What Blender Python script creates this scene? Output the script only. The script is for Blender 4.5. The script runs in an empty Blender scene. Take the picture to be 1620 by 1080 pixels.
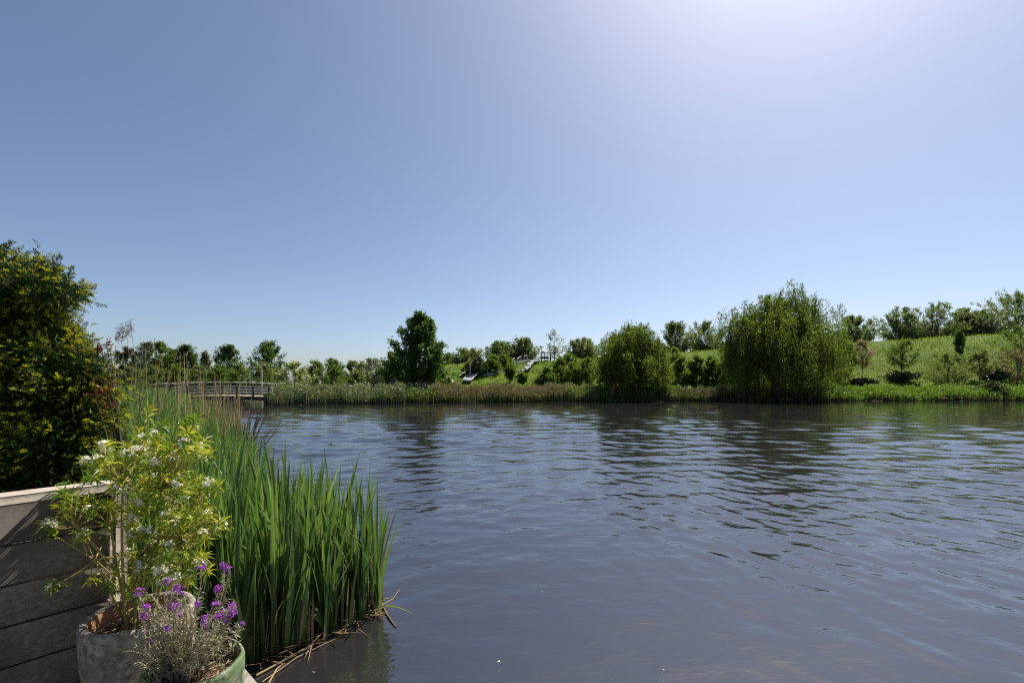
import bpy, math
import numpy as np
from mathutils import Vector

SC = bpy.context.scene
COL = SC.collection
RNG = np.random.default_rng(11)

# ------------------------------------------------------------------ camera, sky, sun
F, CX, HY, CH = 720.0, 810.0, 606.0, 1.7      # 16 mm lens; eye 1.7 m above the water
cam = bpy.data.objects.new("camera", bpy.data.cameras.new("camera"))
COL.objects.link(cam)
cam.location = (0, 0, CH)
cam.rotation_euler = (math.radians(90), 0, 0)
cam.data.sensor_width = 36
cam.data.lens = 16
cam.data.shift_y = 66 / 1620
cam.data.clip_start = 0.05
cam.data.clip_end = 6000
SC.camera = cam

SUN_AZ, SUN_EL = math.radians(37), math.radians(56)
world = bpy.data.worlds.new("World")
SC.world = world
world.use_nodes = True
nt = world.node_tree
bg = nt.nodes["Background"]
sky = nt.nodes.new("ShaderNodeTexSky")
sky.sky_type = 'NISHITA'
sky.sun_disc = False
sky.sun_elevation = SUN_EL
sky.sun_rotation = SUN_AZ
sky.altitude = 0
sky.air_density = 0.75
sky.dust_density = 1.35
sky.ozone_density = 2.0
nt.links.new(sky.outputs[0], bg.inputs[0])
bg.inputs[1].default_value = 0.071

sd = bpy.data.lights.new("sun", 'SUN')
sd.energy = 5.0
sd.angle = math.radians(0.5)
sd.color = (1.0, 0.94, 0.84)
sun = bpy.data.objects.new("sun", sd)
COL.objects.link(sun)
sv = Vector((math.sin(SUN_AZ) * math.cos(SUN_EL), math.cos(SUN_AZ) * math.cos(SUN_EL), math.sin(SUN_EL)))
sun.rotation_euler = (-sv).to_track_quat('-Z', 'Y').to_euler()
sun.location = (20, 30, 40)

SC.view_settings.view_transform = 'Standard'
SC.view_settings.look = 'None'
SC.view_settings.exposure = 0.9
SC.view_settings.gamma = 1.0
SC.cycles.max_bounces = 8
SC.cycles.transparent_max_bounces = 8
SC.cycles.sample_clamp_indirect = 6.0
SC.cycles.use_denoising = False
SC.cycles.use_adaptive_sampling = False
SC.cycles.filter_width = 1.2


# ------------------------------------------------------------------ materials
def new_mat(name):
    m = bpy.data.materials.new(name)
    m.use_nodes = True
    t = m.node_tree
    t.nodes.clear()
    out = t.nodes.new("ShaderNodeOutputMaterial")
    return m, t, out


def ramp(t, stops):
    r = t.nodes.new("ShaderNodeValToRGB")
    e = r.color_ramp.elements
    while len(e) < len(stops):
        e.new(0.5)
    for el, (p, c) in zip(e, stops):
        el.position = p
        el.color = (c[0], c[1], c[2], 1)
    return r


def leaf_mat(name, cols, trans=0.4, rough=0.5, spec=0.35, tint=(1.25, 1.25, 0.6), noise=0.0):
    """thin leaf: colour differs leaf by leaf; light comes through it"""
    m, t, out = new_mat(name)
    g = t.nodes.new("ShaderNodeNewGeometry")
    n = len(cols)
    r = ramp(t, [(i / max(1, n - 1), c) for i, c in enumerate(cols)])
    t.links.new(g.outputs["Random Per Island"], r.inputs[0])
    p = t.nodes.new("ShaderNodeBsdfPrincipled")
    p.inputs["Roughness"].default_value = rough
    p.inputs["Specular IOR Level"].default_value = spec
    t.links.new(r.outputs[0], p.inputs["Base Color"])
    tr = t.nodes.new("ShaderNodeBsdfTranslucent")
    mul = t.nodes.new("ShaderNodeMix")
    mul.data_type = 'RGBA'
    mul.blend_type = 'MULTIPLY'
    mul.inputs[0].default_value = 1.0
    mul.inputs[7].default_value = (*tint, 1)
    t.links.new(r.outputs[0], mul.inputs[6])
    t.links.new(mul.outputs[2], tr.inputs[0])
    mx = t.nodes.new("ShaderNodeMixShader")
    mx.inputs[0].default_value = trans
    t.links.new(p.outputs[0], mx.inputs[1])
    t.links.new(tr.outputs[0], mx.inputs[2])
    t.links.new(mx.outputs[0], out.inputs[0])
    return m


def noise_mat(name, cols, scale=8, detail=6, rough=0.8, stretch=(1, 1, 1), bump=0.3, bdist=0.02, spec=0.3, coord="Object", scale2=None, cols2=None, rotz=0, lo=.3, hi=.7):
    m, t, out = new_mat(name)
    tc = t.nodes.new("ShaderNodeTexCoord")
    mp = t.nodes.new("ShaderNodeMapping")
    mp.inputs["Scale"].default_value = stretch
    mp.inputs["Rotation"].default_value = (0, 0, rotz)
    t.links.new(tc.outputs[coord], mp.inputs[0])
    nz = t.nodes.new("ShaderNodeTexNoise")
    nz.inputs["Scale"].default_value = scale
    nz.inputs["Detail"].default_value = detail
    nz.inputs["Roughness"].default_value = 0.62
    t.links.new(mp.outputs[0], nz.inputs["Vector"])
    n = len(cols)
    r = ramp(t, [(lo + (hi - lo) * i / max(1, n - 1), c) for i, c in enumerate(cols)])
    t.links.new(nz.outputs[0], r.inputs[0])
    colout = r.outputs[0]
    if cols2:
        n2 = t.nodes.new("ShaderNodeTexNoise")
        n2.inputs["Scale"].default_value = scale2
        n2.inputs["Detail"].default_value = 4
        t.links.new(tc.outputs[coord], n2.inputs["Vector"])
        r2 = ramp(t, [(0.42, (0, 0, 0)), (0.62, (1, 1, 1))])
        t.links.new(n2.outputs[0], r2.inputs[0])
        mx = t.nodes.new("ShaderNodeMix")
        mx.data_type = 'RGBA'
        mx.inputs[7].default_value = (*cols2, 1)
        t.links.new(r2.outputs[0], mx.inputs[0])
        t.links.new(colout, mx.inputs[6])
        colout = mx.outputs[2]
    p = t.nodes.new("ShaderNodeBsdfPrincipled")
    p.inputs["Roughness"].default_value = rough
    p.inputs["Specular IOR Level"].default_value = spec
    t.links.new(colout, p.inputs["Base Color"])
    if bump:
        b = t.nodes.new("ShaderNodeBump")
        b.inputs["Strength"].default_value = bump
        b.inputs["Distance"].default_value = bdist
        t.links.new(nz.outputs[0], b.inputs["Height"])
        t.links.new(b.outputs[0], p.inputs["Normal"])
    t.links.new(p.outputs[0], out.inputs[0])
    return m


M = {}
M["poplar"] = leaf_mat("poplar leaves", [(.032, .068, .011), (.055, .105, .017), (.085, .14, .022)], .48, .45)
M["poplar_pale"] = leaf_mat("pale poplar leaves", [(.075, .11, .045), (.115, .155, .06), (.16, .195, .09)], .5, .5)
M["willow"] = leaf_mat("willow leaves", [(.055, .095, .013), (.092, .14, .018), (.14, .19, .026)], .52, .5)
M["scrub"] = leaf_mat("scrub leaves", [(.075, .115, .03), (.115, .16, .042), (.16, .205, .065)], .5, .55)
M["shrub_green"] = leaf_mat("shrub leaves", [(.055, .10, .010), (.09, .145, .015), (.13, .185, .022)], .52, .5)
M["shrub_yellow"] = leaf_mat("yellow green leaves", [(.09, .13, .015), (.15, .20, .02), (.22, .26, .03)], .45, .5)
M["dark_leaf"] = leaf_mat("dark leaves", [(.014, .032, .012), (.025, .05, .016), (.04, .07, .02)], .3, .5)
M["feather"] = leaf_mat("grey feathery leaves", [(.10, .12, .08), (.14, .16, .11), (.19, .20, .14)], .35, .6)
M["pinkish"] = leaf_mat("pinkish blossom leaves", [(.20, .15, .10), (.30, .22, .15), (.14, .16, .05)], .35, .6)
M["blossom"] = leaf_mat("cream blossom", [(.45, .43, .25), (.6, .57, .36), (.7, .68, .48)], .3, .6, tint=(1, 1, .9))
M["white_fl"] = leaf_mat("white petals", [(.78, .75, .60), (.86, .84, .72)], .45, .5, tint=(1, 1, 1))
M["yew"] = leaf_mat("yew needles", [(.010, .024, .006), (.02, .045, .008), (.045, .08, .010)], .3, .5, .2)
M["yew_tip"] = leaf_mat("young yew needles", [(.17, .20, .014), (.26, .27, .018), (.36, .32, .022)], .5, .5, .2)
M["photinia"] = leaf_mat("red leaves", [(.12, .022, .018), (.22, .05, .03), (.10, .06, .02)], .35, .35, tint=(1.2, .9, .7))
M["cattail"] = leaf_mat("cattail blades", [(.056, .108, .032), (.088, .156, .045), (.135, .21, .06), (.21, .265, .09)], .40, .38, .5, tint=(1.1, 1.25, .6))
M["cattail_pale"] = leaf_mat("pale cattail blades", [(.12, .2, .05), (.17, .25, .07)], .36, .42, .45, tint=(1.2, 1.3, .5))
M["dry"] = leaf_mat("dry reed", [(.20, .14, .07), (.30, .22, .12), (.40, .31, .18)], .25, .7, .2, tint=(1, 1, .9))
M["dry_dark"] = leaf_mat("dead brown reed", [(.09, .06, .035), (.15, .10, .055), (.22, .16, .09)], .2, .8, .2, tint=(1, 1, .9))
M["plume"] = leaf_mat("reed plume", [(.14, .10, .08), (.22, .16, .13), (.30, .23, .18)], .3, .8, .1, tint=(1, 1, .9))
M["reed_grey"] = leaf_mat("grey green reeds", [(.07, .10, .05), (.10, .14, .07), (.15, .19, .10), (.20, .18, .10)], .35, .5, .4)
M["reed_green"] = leaf_mat("bright green reeds", [(.06, .125, .015), (.095, .17, .02), (.13, .21, .03)], .5, .5, .3)
M["reed_brown"] = leaf_mat("brown and green reeds", [(.13, .11, .05), (.20, .155, .085), (.09, .125, .03), (.24, .19, .11), (.08, .12, .025)], .3, .7, .2, tint=(1.1, 1.05, .8))
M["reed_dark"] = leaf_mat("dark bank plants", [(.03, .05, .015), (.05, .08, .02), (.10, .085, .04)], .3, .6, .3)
M["grass"] = leaf_mat("hill grass", [(.06, .112, .005), (.09, .15, .008), (.12, .175, .012), (.14, .16, .022)], .5, .8, .04)
M["weed"] = leaf_mat("weed leaves", [(.05, .11, .02), (.08, .16, .03)], .4, .45, .4)
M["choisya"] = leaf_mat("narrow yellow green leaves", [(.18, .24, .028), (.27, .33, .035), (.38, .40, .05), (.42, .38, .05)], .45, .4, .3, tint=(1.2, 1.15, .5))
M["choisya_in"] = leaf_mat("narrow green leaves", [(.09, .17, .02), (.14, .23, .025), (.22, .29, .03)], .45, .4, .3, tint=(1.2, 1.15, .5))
M["wallflower"] = leaf_mat("grey green leaves", [(.16, .18, .12), (.22, .24, .17), (.30, .29, .20), (.26, .22, .13)], .25, .6, .2)
M["purple"] = leaf_mat("purple petals", [(.22, .03, .32), (.34, .07, .46), (.45, .14, .55)], .3, .5, .2, tint=(1.1, .8, 1.1))
M["bark"] = noise_mat("bark", [(.05, .04, .03), (.11, .09, .07)], 6, stretch=(3, 3, .6), bump=.6)
M["stem_y"] = noise_mat("yellow green stems", [(.20, .16, .04), (.32, .26, .08)], 30, bump=.1)
M["stem_w"] = noise_mat("woody stems", [(.20, .15, .09), (.36, .29, .19)], 60, bump=.3, bdist=.002)
M["steel"] = noise_mat("galvanised steel", [(.20, .205, .21), (.28, .285, .29)], 5, rough=.9, bump=.02, spec=.1)
M["pale_metal"] = noise_mat("pale painted metal", [(.40, .41, .40), (.50, .50, .48)], 5, rough=.7, bump=.02)
M["dark_metal"] = noise_mat("dark metal", [(.03, .03, .032), (.06, .06, .06)], 5, rough=.5, bump=.02)
M["bridge_wood"] = noise_mat("pale bridge timber", [(.42, .36, .28), (.60, .53, .43)], 3, stretch=(1, 1, 6), bump=.2)
M["bridge_dark"] = noise_mat("dark bridge timber", [(.05, .045, .04), (.10, .09, .075)], 4, bump=.2)
M["stone"] = noise_mat("grey stone", [(.22, .22, .22), (.36, .36, .35)], 4, bump=.4)


# ------------------------------------------------------------------ mesh helpers
def quads_mesh(name, V, Q, m, smooth=False):
    V = np.asarray(V, np.float32).reshape(-1, 3)
    Q = np.asarray(Q, np.int32).reshape(-1, 4)
    me = bpy.data.meshes.new(name)
    me.vertices.add(len(V))
    me.vertices.foreach_set("co", V.ravel())
    me.loops.add(Q.size)
    me.loops.foreach_set("vertex_index", Q.ravel())
    me.polygons.add(len(Q))
    me.polygons.foreach_set("loop_start", np.arange(0, Q.size, 4, dtype=np.int32))
    me.polygons.foreach_set("loop_total", np.full(len(Q), 4, np.int32))
    me.update(calc_edges=True)
    if smooth:
        me.polygons.foreach_set("use_smooth", np.ones(len(Q), bool))
    me.materials.append(m)
    return me


def link(name, me, parent=None, label=None, cat=None, group=None, kind=None, loc=None):
    o = bpy.data.objects.new(name, me)
    COL.objects.link(o)
    if parent:
        o.parent = parent
    if loc is not None:
        o.location = loc
    if label:
        o["label"] = label
    if cat:
        o["category"] = cat
    if group:
        o["group"] = group
    if kind:
        o["kind"] = kind
    return o


def thing(name, label, cat, loc, group=None, rotz=0):
    o = link(name, None, None, label, cat, group, None, loc)
    o.rotation_euler = (0, 0, rotz)
    return o


class MB:
    """collects quad pieces; build() links them as one mesh object"""

    def __init__(s):
        s.v, s.q, s.n = [], [], 0

    def add(s, V, Q):
        V = np.asarray(V, float).reshape(-1, 3)
        s.v.append(V)
        s.q.append(np.asarray(Q, int).reshape(-1, 4) + s.n)
        s.n += len(V)
        return s

    def box(s, c, size, ax=None, bevel=0):
        c = np.asarray(c, float)
        h = np.asarray(size, float) / 2
        A = np.eye(3) if ax is None else np.asarray(ax, float)
        if bevel:
            # chamfered box: three nested slabs per axis joined as an octant-cut hull
            pts, idx = [], {}
            for sx in (-1, 1):
                for sy in (-1, 1):
                    for sz in (-1, 1):
                        for k in range(3):
                            q = h.copy()
                            for j in range(3):
                                if j != k:
                                    q[j] = h[j] - bevel
                            idx[(sx, sy, sz, k)] = len(pts)
                            pts.append(q * np.array([sx, sy, sz]))
            Q = []
            S = (-1, 1)
            for k in range(3):
                a, b = [j for j in range(3) if j != k]
                for sg in S:
                    def key(sa, sb):
                        t = [0, 0, 0]
                        t[k], t[a], t[b] = sg, sa, sb
                        return idx[(t[0], t[1], t[2], k)]
                    Q.append([key(-1, -1), key(1, -1), key(1, 1), key(-1, 1)])
            for e in range(3):
                a, b = [j for j in range(3) if j != e]
                for sa in S:
                    for sb in S:
                        def key2(se, k):
                            t = [0, 0, 0]
                            t[e], t[a], t[b] = se, sa, sb
                            return idx[(t[0], t[1], t[2], k)]
                        Q.append([key2(-1, a), key2(1, a), key2(1, b), key2(-1, b)])
            for sx in S:
                for sy in S:
                    for sz in S:
                        Q.append([idx[(sx, sy, sz, 0)], idx[(sx, sy, sz, 1)], idx[(sx, sy, sz, 2)], idx[(sx, sy, sz, 2)]])
            # corner triangles as degenerate quads are avoided: replace by splitting with the mid point
            Qc, P = Q[:-8], list(pts)
            for tri in Q[-8:]:
                a0, b0, c0 = tri[0], tri[1], tri[2]
                m1 = len(P)
                P.append((pts[b0] + pts[c0]) / 2)
                Qc.append([a0, b0, m1, c0])
            return s.add(c + np.array(P) @ A, Qc)
        P = np.array([[x, y, z] for x in (-1, 1) for y in (-1, 1) for z in (-1, 1)], float) * h
        Q = [[0, 1, 3, 2], [4, 6, 7, 5], [0, 4, 5, 1], [2, 3, 7, 6], [0, 2, 6, 4], [1, 5, 7, 3]]
        return s.add(c + P @ A, Q)

    def bar(s, a, b, w, h):
        """box from a to b, w wide (horizontal) and h high"""
        a, b = np.asarray(a, float), np.asarray(b, float)
        d = b - a
        L = np.linalg.norm(d)
        d = d / L
        side = np.cross(d, [0, 0, 1.0])
        if np.linalg.norm(side) < 1e-4:
            side = np.array([1.0, 0, 0])
        side /= np.linalg.norm(side)
        up = np.cross(side, d)
        return s.box((a + b) / 2, (L, w, h), np.array([d, side, up]))

    def tube(s, pts, rad, n=6):
        P = np.asarray(pts, float)
        R = np.broadcast_to(np.asarray(rad, float), (len(P),))
        T = np.gradient(P, axis=0)
        T /= np.linalg.norm(T, axis=1)[:, None] + 1e-9
        ref = np.array([0.31, 0.17, 0.93]) if abs(T[0][2]) < .8 else np.array([1.0, 0.1, 0])
        A = np.cross(T, ref)
        A /= np.linalg.norm(A, axis=1)[:, None] + 1e-9
        B = np.cross(T, A)
        an = np.arange(n) * 2 * math.pi / n
        V = P[:, None, :] + R[:, None, None] * (np.cos(an)[None, :, None] * A[:, None, :] + np.sin(an)[None, :, None] * B[:, None, :])
        k = np.arange(len(P) - 1)[:, None] * n
        i = np.arange(n)[None, :]
        j = (i + 1) % n
        Q = np.stack([k + i, k + j, k + n + j, k + n + i], -1).reshape(-1, 4)
        return s.add(V.reshape(-1, 3), Q)

    def lathe(s, c, prof, n=48):
        prof = np.asarray(prof, float)
        an = np.arange(n) * 2 * math.pi / n
        V = np.stack([prof[:, None, 0] * np.cos(an), prof[:, None, 0] * np.sin(an), np.repeat(prof[:, 1:2], n, 1)], -1) + np.asarray(c, float)
        k = np.arange(len(prof) - 1)[:, None] * n
        i = np.arange(n)[None, :]
        j = (i + 1) % n
        Q = np.stack([k + i, k + j, k + n + j, k + n + i], -1).reshape(-1, 4)
        return s.add(V.reshape(-1, 3), Q)

    def leaves(s, p, d, side, L, w, mid=.45):
        n = len(p)
        L = np.broadcast_to(L, (n,))[:, None]
        w = np.broadcast_to(w, (n,))[:, None]
        V = np.stack([p, p + d * L * mid + side * w / 2, p + d * L, p + d * L * mid - side * w / 2], 1)
        return s.add(V.reshape(-1, 3), np.arange(4 * n).reshape(-1, 4))

    def blades(s, base, H, lean, az, w, rng, nseg=4, power=2.2, crease=False, tip=0.0, tw=None):
        """upright tapering blades: lean = sideways reach as a share of H"""
        n = len(base)
        H = np.broadcast_to(H, (n,))
        lean = np.broadcast_to(lean, (n,))
        w = np.broadcast_to(w, (n,))
        ld = np.stack([np.cos(az), np.sin(az), np.zeros(n)], 1)
        ta = rng.uniform(0, 2 * math.pi, n) if tw is None else tw
        sd0 = np.stack([np.cos(ta), np.sin(ta), np.zeros(n)], 1)
        nr = np.stack([-np.sin(ta), np.cos(ta), np.zeros(n)], 1)
        rows = []
        for k in range(nseg + 1):
            t = k / nseg
            drop = lean ** 2 * 0.55 * t ** (power * 1.5)
            c = base + np.stack([np.zeros(n), np.zeros(n), H * (t - drop)], 1) + ld * (lean * H * t ** power)[:, None]
            ww = w * (0.75 + .5 * t) if t < .5 else w * max(tip, (1 - ((t - .5) / .5) ** 1.8))
            off = sd0 * (ww / 2)[:, None]
            if crease:
                rows.append(np.stack([c - off, c + nr * (ww * .22)[:, None], c + off], 1))
            else:
                rows.append(np.stack([c - off, c + off], 1))
        V = np.stack(rows, 1)
        m = V.shape[2]
        V = V.reshape(n, -1, 3)
        per = V.shape[1]
        q = []
        for k in range(nseg):
            for j in range(m - 1):
                q.append([k * m + j, k * m + j + 1, (k + 1) * m + j + 1, (k + 1) * m + j])
        Q = (np.arange(n)[:, None, None] * per + np.array(q)[None]).reshape(-1, 4)
        return s.add(V.reshape(-1, 3), Q)

    def mesh(s, name, m, smooth=False):
        return quads_mesh(name, np.concatenate(s.v), np.concatenate(s.q), m, smooth)

    def build(s, name, m, parent=None, smooth=False, **k):
        return link(name, s.mesh(name, m, smooth), parent, **k)


def unit(a):
    return a / (np.linalg.norm(a, axis=-1, keepdims=True) + 1e-9)


def rand_dirs(n, rng):
    return unit(rng.normal(size=(n, 3)))


def in_poly(poly, n, rng):
    poly = np.asarray(poly, float)
    lo, hi = poly.min(0), poly.max(0)
    out = []
    tot = 0
    while tot < n:
        p = rng.uniform(lo, hi, (n * 3, 2))
        x, y = p[:, 0], p[:, 1]
        ins = np.zeros(len(p), bool)
        j = len(poly) - 1
        for i in range(len(poly)):
            xi, yi = poly[i]
            xj, yj = poly[j]
            c = ((yi > y) != (yj > y)) & (x < (xj - xi) * (y - yi) / (yj - yi + 1e-12) + xi)
            ins ^= c
            j = i
        out.append(p[ins])
        tot += ins.sum()
    return np.concatenate(out)[:n]


def W(px, py, Y):
    return np.array([(px - CX) / F * Y, Y, CH - (py - HY) / F * Y])


# ------------------------------------------------------------------ terrain
FARX = [-400, -60, -30, -24, -21, -19.2, -12, 0, 20, 50, 90, 400]
FARY = [46, 46, 46, 44, 40, 35.2, 37.5, 41, 43, 44.5, 47, 60]
LY = [-60, -10, 1.5, 2.7, 3.4, 4, 5.4, 7.4, 10.2, 15, 22, 30, 34, 60, 400]
LX = [-3, -2.8, -2.4, -2.2, -2.2, -2.7, -3.7, -5.1, -7.1, -10.4, -15.2, -21.2, -25.5, -45, -300]
HX = [-400, -32, -24, -18.5, -10.7, -5, 3, 8.75, 18.5, 26, 38, 55, 65, 79, 110, 400]
HZ = [0.75, 0.75, 1.3, 2.6, 4.4, 4.8, 5.0, 5.2, 5.9, 6.4, 7.0, 7.9, 8.6, 9.3, 10, 10]


def smooth01(t):
    t = np.clip(t, 0, 1)
    return t * t * (3 - 2 * t)


def ground_z(x, y):
    x, y = np.asarray(x, float), np.asarray(y, float)
    dfar = (np.interp(x, FARX, FARY) - y) * .9
    dleft = (x - np.interp(y, LY, LX)) * .82
    dfar = dfar + .32 * np.sin(x * .83) + .22 * np.sin(x * 2.1 + 1.2)
    d = np.minimum(dfar, dleft)
    d = np.minimum(d, (y + 14))
    z = np.where(d > 0, -np.minimum(1.6, d * .3), np.minimum(.55, -d * .35))
    crest = np.interp(x, HX, HZ)
    t = (y - 49) / (70 - 49)
    hill = smooth01(t) ** 0.9 * (crest - .55)
    back = smooth01((y - 95) / 120)
    hill = hill * (1 - .7 * back)
    bump = .12 * np.sin(x * .9 + 1.3 * np.sin(y * .5)) + .10 * np.sin(y * 1.1 + x * .37) + .07 * np.sin(x * 2.3 - y * 1.7)
    return z + np.where(dfar < -4, hill + bump * smooth01((-dfar - 4) / 4) * .8, 0)


def hit(px, py, y0=46.0, y1=110.0):
    """where the line of sight through a spot of the hillside meets the ground"""
    ys = np.linspace(y0, y1, 1200)
    xs = (px - CX) / F * ys
    zs = CH - (py - HY) / F * ys
    g = ground_z(xs, ys)
    k = np.argmax(g >= zs) if (g >= zs).any() else np.argmin(zs - g)
    return np.array([xs[k], ys[k], g[k]])


def grow(a, b, step0, fac):
    out, s = [a], step0
    while (out[-1] < b):
        out.append(out[-1] + s)
        s *= fac
    return np.array(out)


def grid_mesh(name, xs, ys, zf, m, smooth=True):
    X, Y = np.meshgrid(xs, ys)
    Z = zf(X, Y)
    nx, ny = len(xs), len(ys)
    i, j = np.meshgrid(np.arange(nx - 1), np.arange(ny - 1))
    a = (j * nx + i).ravel()
    Q = np.stack([a, a + 1, a + nx + 1, a + nx], 1)
    return quads_mesh(name, np.stack([X, Y, Z], -1).reshape(-1, 3), Q, m, smooth)


def ground_material():
    m, t, out = new_mat("ground")
    tc = t.nodes.new("ShaderNodeTexCoord")
    n1 = t.nodes.new("ShaderNodeTexNoise")
    n1.inputs["Scale"].default_value = .35
    n1.inputs["Detail"].default_value = 8
    n2 = t.nodes.new("ShaderNodeTexNoise")
    n2.inputs["Scale"].default_value = 6
    n2.inputs["Detail"].default_value = 6
    for n in (n1, n2):
        t.links.new(tc.outputs["Object"], n.inputs["Vector"])
    r1 = ramp(t, [(.3, (.046, .088, .004)), (.5, (.074, .118, .006)), (.7, (.108, .138, .015))])
    r2 = ramp(t, [(.3, (.6, .6, .55)), (.7, (1.2, 1.2, 1.1))])
    t.links.new(n1.outputs[0], r1.inputs[0])
    t.links.new(n2.outputs[0], r2.inputs[0])
    mx = t.nodes.new("ShaderNodeMix")
    mx.data_type = 'RGBA'
    mx.blend_type = 'MULTIPLY'
    mx.inputs[0].default_value = 1
    t.links.new(r1.outputs[0], mx.inputs[6])
    t.links.new(r2.outputs[0], mx.inputs[7])
    # mud near and under the water line
    sx = t.nodes.new("ShaderNodeSeparateXYZ")
    t.links.new(tc.outputs["Object"], sx.inputs[0])
    mr = t.nodes.new("ShaderNodeMapRange")
    mr.inputs[1].default_value = .12
    mr.inputs[2].default_value = .42
    t.links.new(sx.outputs[2], mr.inputs[0])
    m2 = t.nodes.new("ShaderNodeMix")
    m2.data_type = 'RGBA'
    m2.inputs[6].default_value = (.045, .034, .022, 1)
    t.links.new(mr.outputs[0], m2.inputs[0])
    t.links.new(mx.outputs[2], m2.inputs[7])
    p = t.nodes.new("ShaderNodeBsdfPrincipled")
    p.inputs["Roughness"].default_value = .9
    p.inputs["Specular IOR Level"].default_value = .1
    t.links.new(m2.outputs[2], p.inputs["Base Color"])
    b = t.nodes.new("ShaderNodeBump")
    b.inputs["Strength"].default_value = .8
    b.inputs["Distance"].default_value = .1
    t.links.new(n2.outputs[0], b.inputs["Height"])
    t.links.new(b.outputs[0], p.inputs["Normal"])
    t.links.new(p.outputs[0], out.inputs[0])
    return m


gx = np.concatenate([-grow(60, 700, 3, 1.25)[::-1], np.arange(-59, 100, .8), grow(100, 700, 3, 1.25)])
gy = np.concatenate([-grow(16, 300, 3, 1.3)[::-1], np.arange(-15, 12, .4), np.arange(12, 110, .8), grow(110, 800, 3, 1.25)])
link("ground", grid_mesh("ground", gx, gy, ground_z, ground_material()), kind="structure")


# ------------------------------------------------------------------ water
def water_material():
    m, t, out = new_mat("pond water")
    tc = t.nodes.new("ShaderNodeTexCoord")
    prev = None
    for (rot, sc, det, strength, dist) in ((.35, (6, 13, 1), 2, .45, .007), (-.5, (13, 24, 1), 1, .45, .004)):
        mp = t.nodes.new("ShaderNodeMapping")
        mp.inputs["Rotation"].default_value = (0, 0, rot)
        mp.inputs["Scale"].default_value = sc
        t.links.new(tc.outputs["Object"], mp.inputs[0])
        nz = t.nodes.new("ShaderNodeTexNoise")
        nz.inputs["Scale"].default_value = 1
        nz.inputs["Detail"].default_value = det
        nz.inputs["Roughness"].default_value = .5
        nz.inputs["Distortion"].default_value = .4
        t.links.new(mp.outputs[0], nz.inputs["Vector"])
        b = t.nodes.new("ShaderNodeBump")
        b.inputs["Strength"].default_value = strength
        b.inputs["Distance"].default_value = dist
        t.links.new(nz.outputs[0], b.inputs["Height"])
        if prev:
            t.links.new(prev.outputs[0], b.inputs["Normal"])
        prev = b
    p = t.nodes.new("ShaderNodeBsdfPrincipled")
    p.inputs["Base Color"].default_value = (.016, .0155, .0165, 1)
    p.inputs["Roughness"].default_value = .0
    p.inputs["IOR"].default_value = 2.4
    t.links.new(prev.outputs[0], p.inputs["Normal"])
    t.links.new(p.outputs[0], out.inputs[0])
    return m


def water_z(X, Y):
    rng = np.random.default_rng(5)
    z = np.zeros_like(X)
    near = np.maximum(np.hypot(X, Y), 1.0)
    # ripples from the right, from the left, and across the pond; each fades in where it is seen
    wr = smooth01((X + .3) / 2.5)
    wl = smooth01((1.0 - X) / 2.5) * .8
    calm = .42 + .58 * smooth01((near - 2.8) / 4.2)
    for (a0, spread, num, lam0, lam1, slope, win) in (
            (math.atan2(.42, .90), .26, 44, .11, .6, .072, wr),
            (math.atan2(.70, -.72), .29, 40, .11, .5, .062, wl),
            (math.pi / 2 + .12, .42, 40, .12, 1.4, .088, .55 + .45 * smooth01((near - 4) / 8)),
            (math.pi / 2 - .25, .35, 30, .4, 1.7, .080, smooth01((near - 5) / 9))):
        for _ in range(num):
            lam = math.exp(rng.uniform(math.log(lam0), math.log(lam1)))
            a = a0 + rng.normal() * spread
            k = 2 * math.pi / lam
            amp = slope * math.sqrt(2.0 / num) / k
            ph = k * (math.cos(a) * X + math.sin(a) * Y) + rng.uniform(0, 6.28)
            ph = ph + .9 * np.sin(.5 * X + rng.uniform(0, 6)) + .7 * np.sin(.45 * Y + rng.uniform(0, 6))
            fade = smooth01((lam / (.019 * near) - .5) / 1.8)
            s_ = np.sin(ph)
            z += amp * win * fade * (s_ - .25 * np.cos(2 * ph))
    patch = .85 + .32 * np.sin(.33 * X + 1.3 * np.sin(.27 * Y)) * np.sin(.30 * Y + .8 * np.sin(.21 * X) + 1.0)
    return z * calm * patch * (1 + .35 * smooth01((near - 12) / 12))


wx = np.concatenate([-grow(3.2, 60, .035, 1.03)[::-1], np.arange(-3.165, 5.5, .032), grow(5.5, 110, .035, 1.028)])
wy = np.concatenate([-grow(-1.2, 14, .15, 1.2)[::-1], np.arange(1.24, 6.5, .028), grow(6.5, 62, .029, 1.018)])
link("water", grid_mesh("water", wx, wy, water_z, water_material()), kind="structure")


# ------------------------------------------------------------------ terrace: deck, parapet, pots
FU = unit(np.array([.664, .748, 0]))          # along the parapet, away from the eye
FV = np.array([FU[1], -FU[0], 0])           # across, to the right
UP = np.array([0, 0, 1.0])
DZ = CH - 1.22                              # deck level


def D(u, v, z):
    return FU * u + FV * v + UP * z


wood = noise_mat("weathered deck boards", [(.13, .11, .095), (.22, .195, .17), (.30, .27, .24)], 4, 8, .75, (9, 1.2, 9), .35, .004, cols2=(.16, .15, .13), scale2=2.2, rotz=math.atan2(FU[1], FU[0]) - math.pi / 2)
wood_f = noise_mat("weathered parapet boards", [(.10, .08, .066), (.18, .15, .125), (.27, .23, .195)], 5, 9, .7, (1.0, 14, 14), .15, .003, cols2=(.095, .08, .07), scale2=3.0, rotz=-math.atan2(FU[1], FU[0]))
wood_c = noise_mat("silvered cap rail", [(.19, .16, .135), (.29, .25, .21), (.37, .325, .28)], 5, 9, .7, (1.0, 14, 14), .35, .004, rotz=-math.atan2(FU[1], FU[0]))
dk = MB()
for k in range(26):
    u1 = .70 - k * .146
    dk.box(D(u1 - .07, .2, DZ - .014), (.14, 5.6, .028), np.array([FU, FV, UP]), .004)
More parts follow.
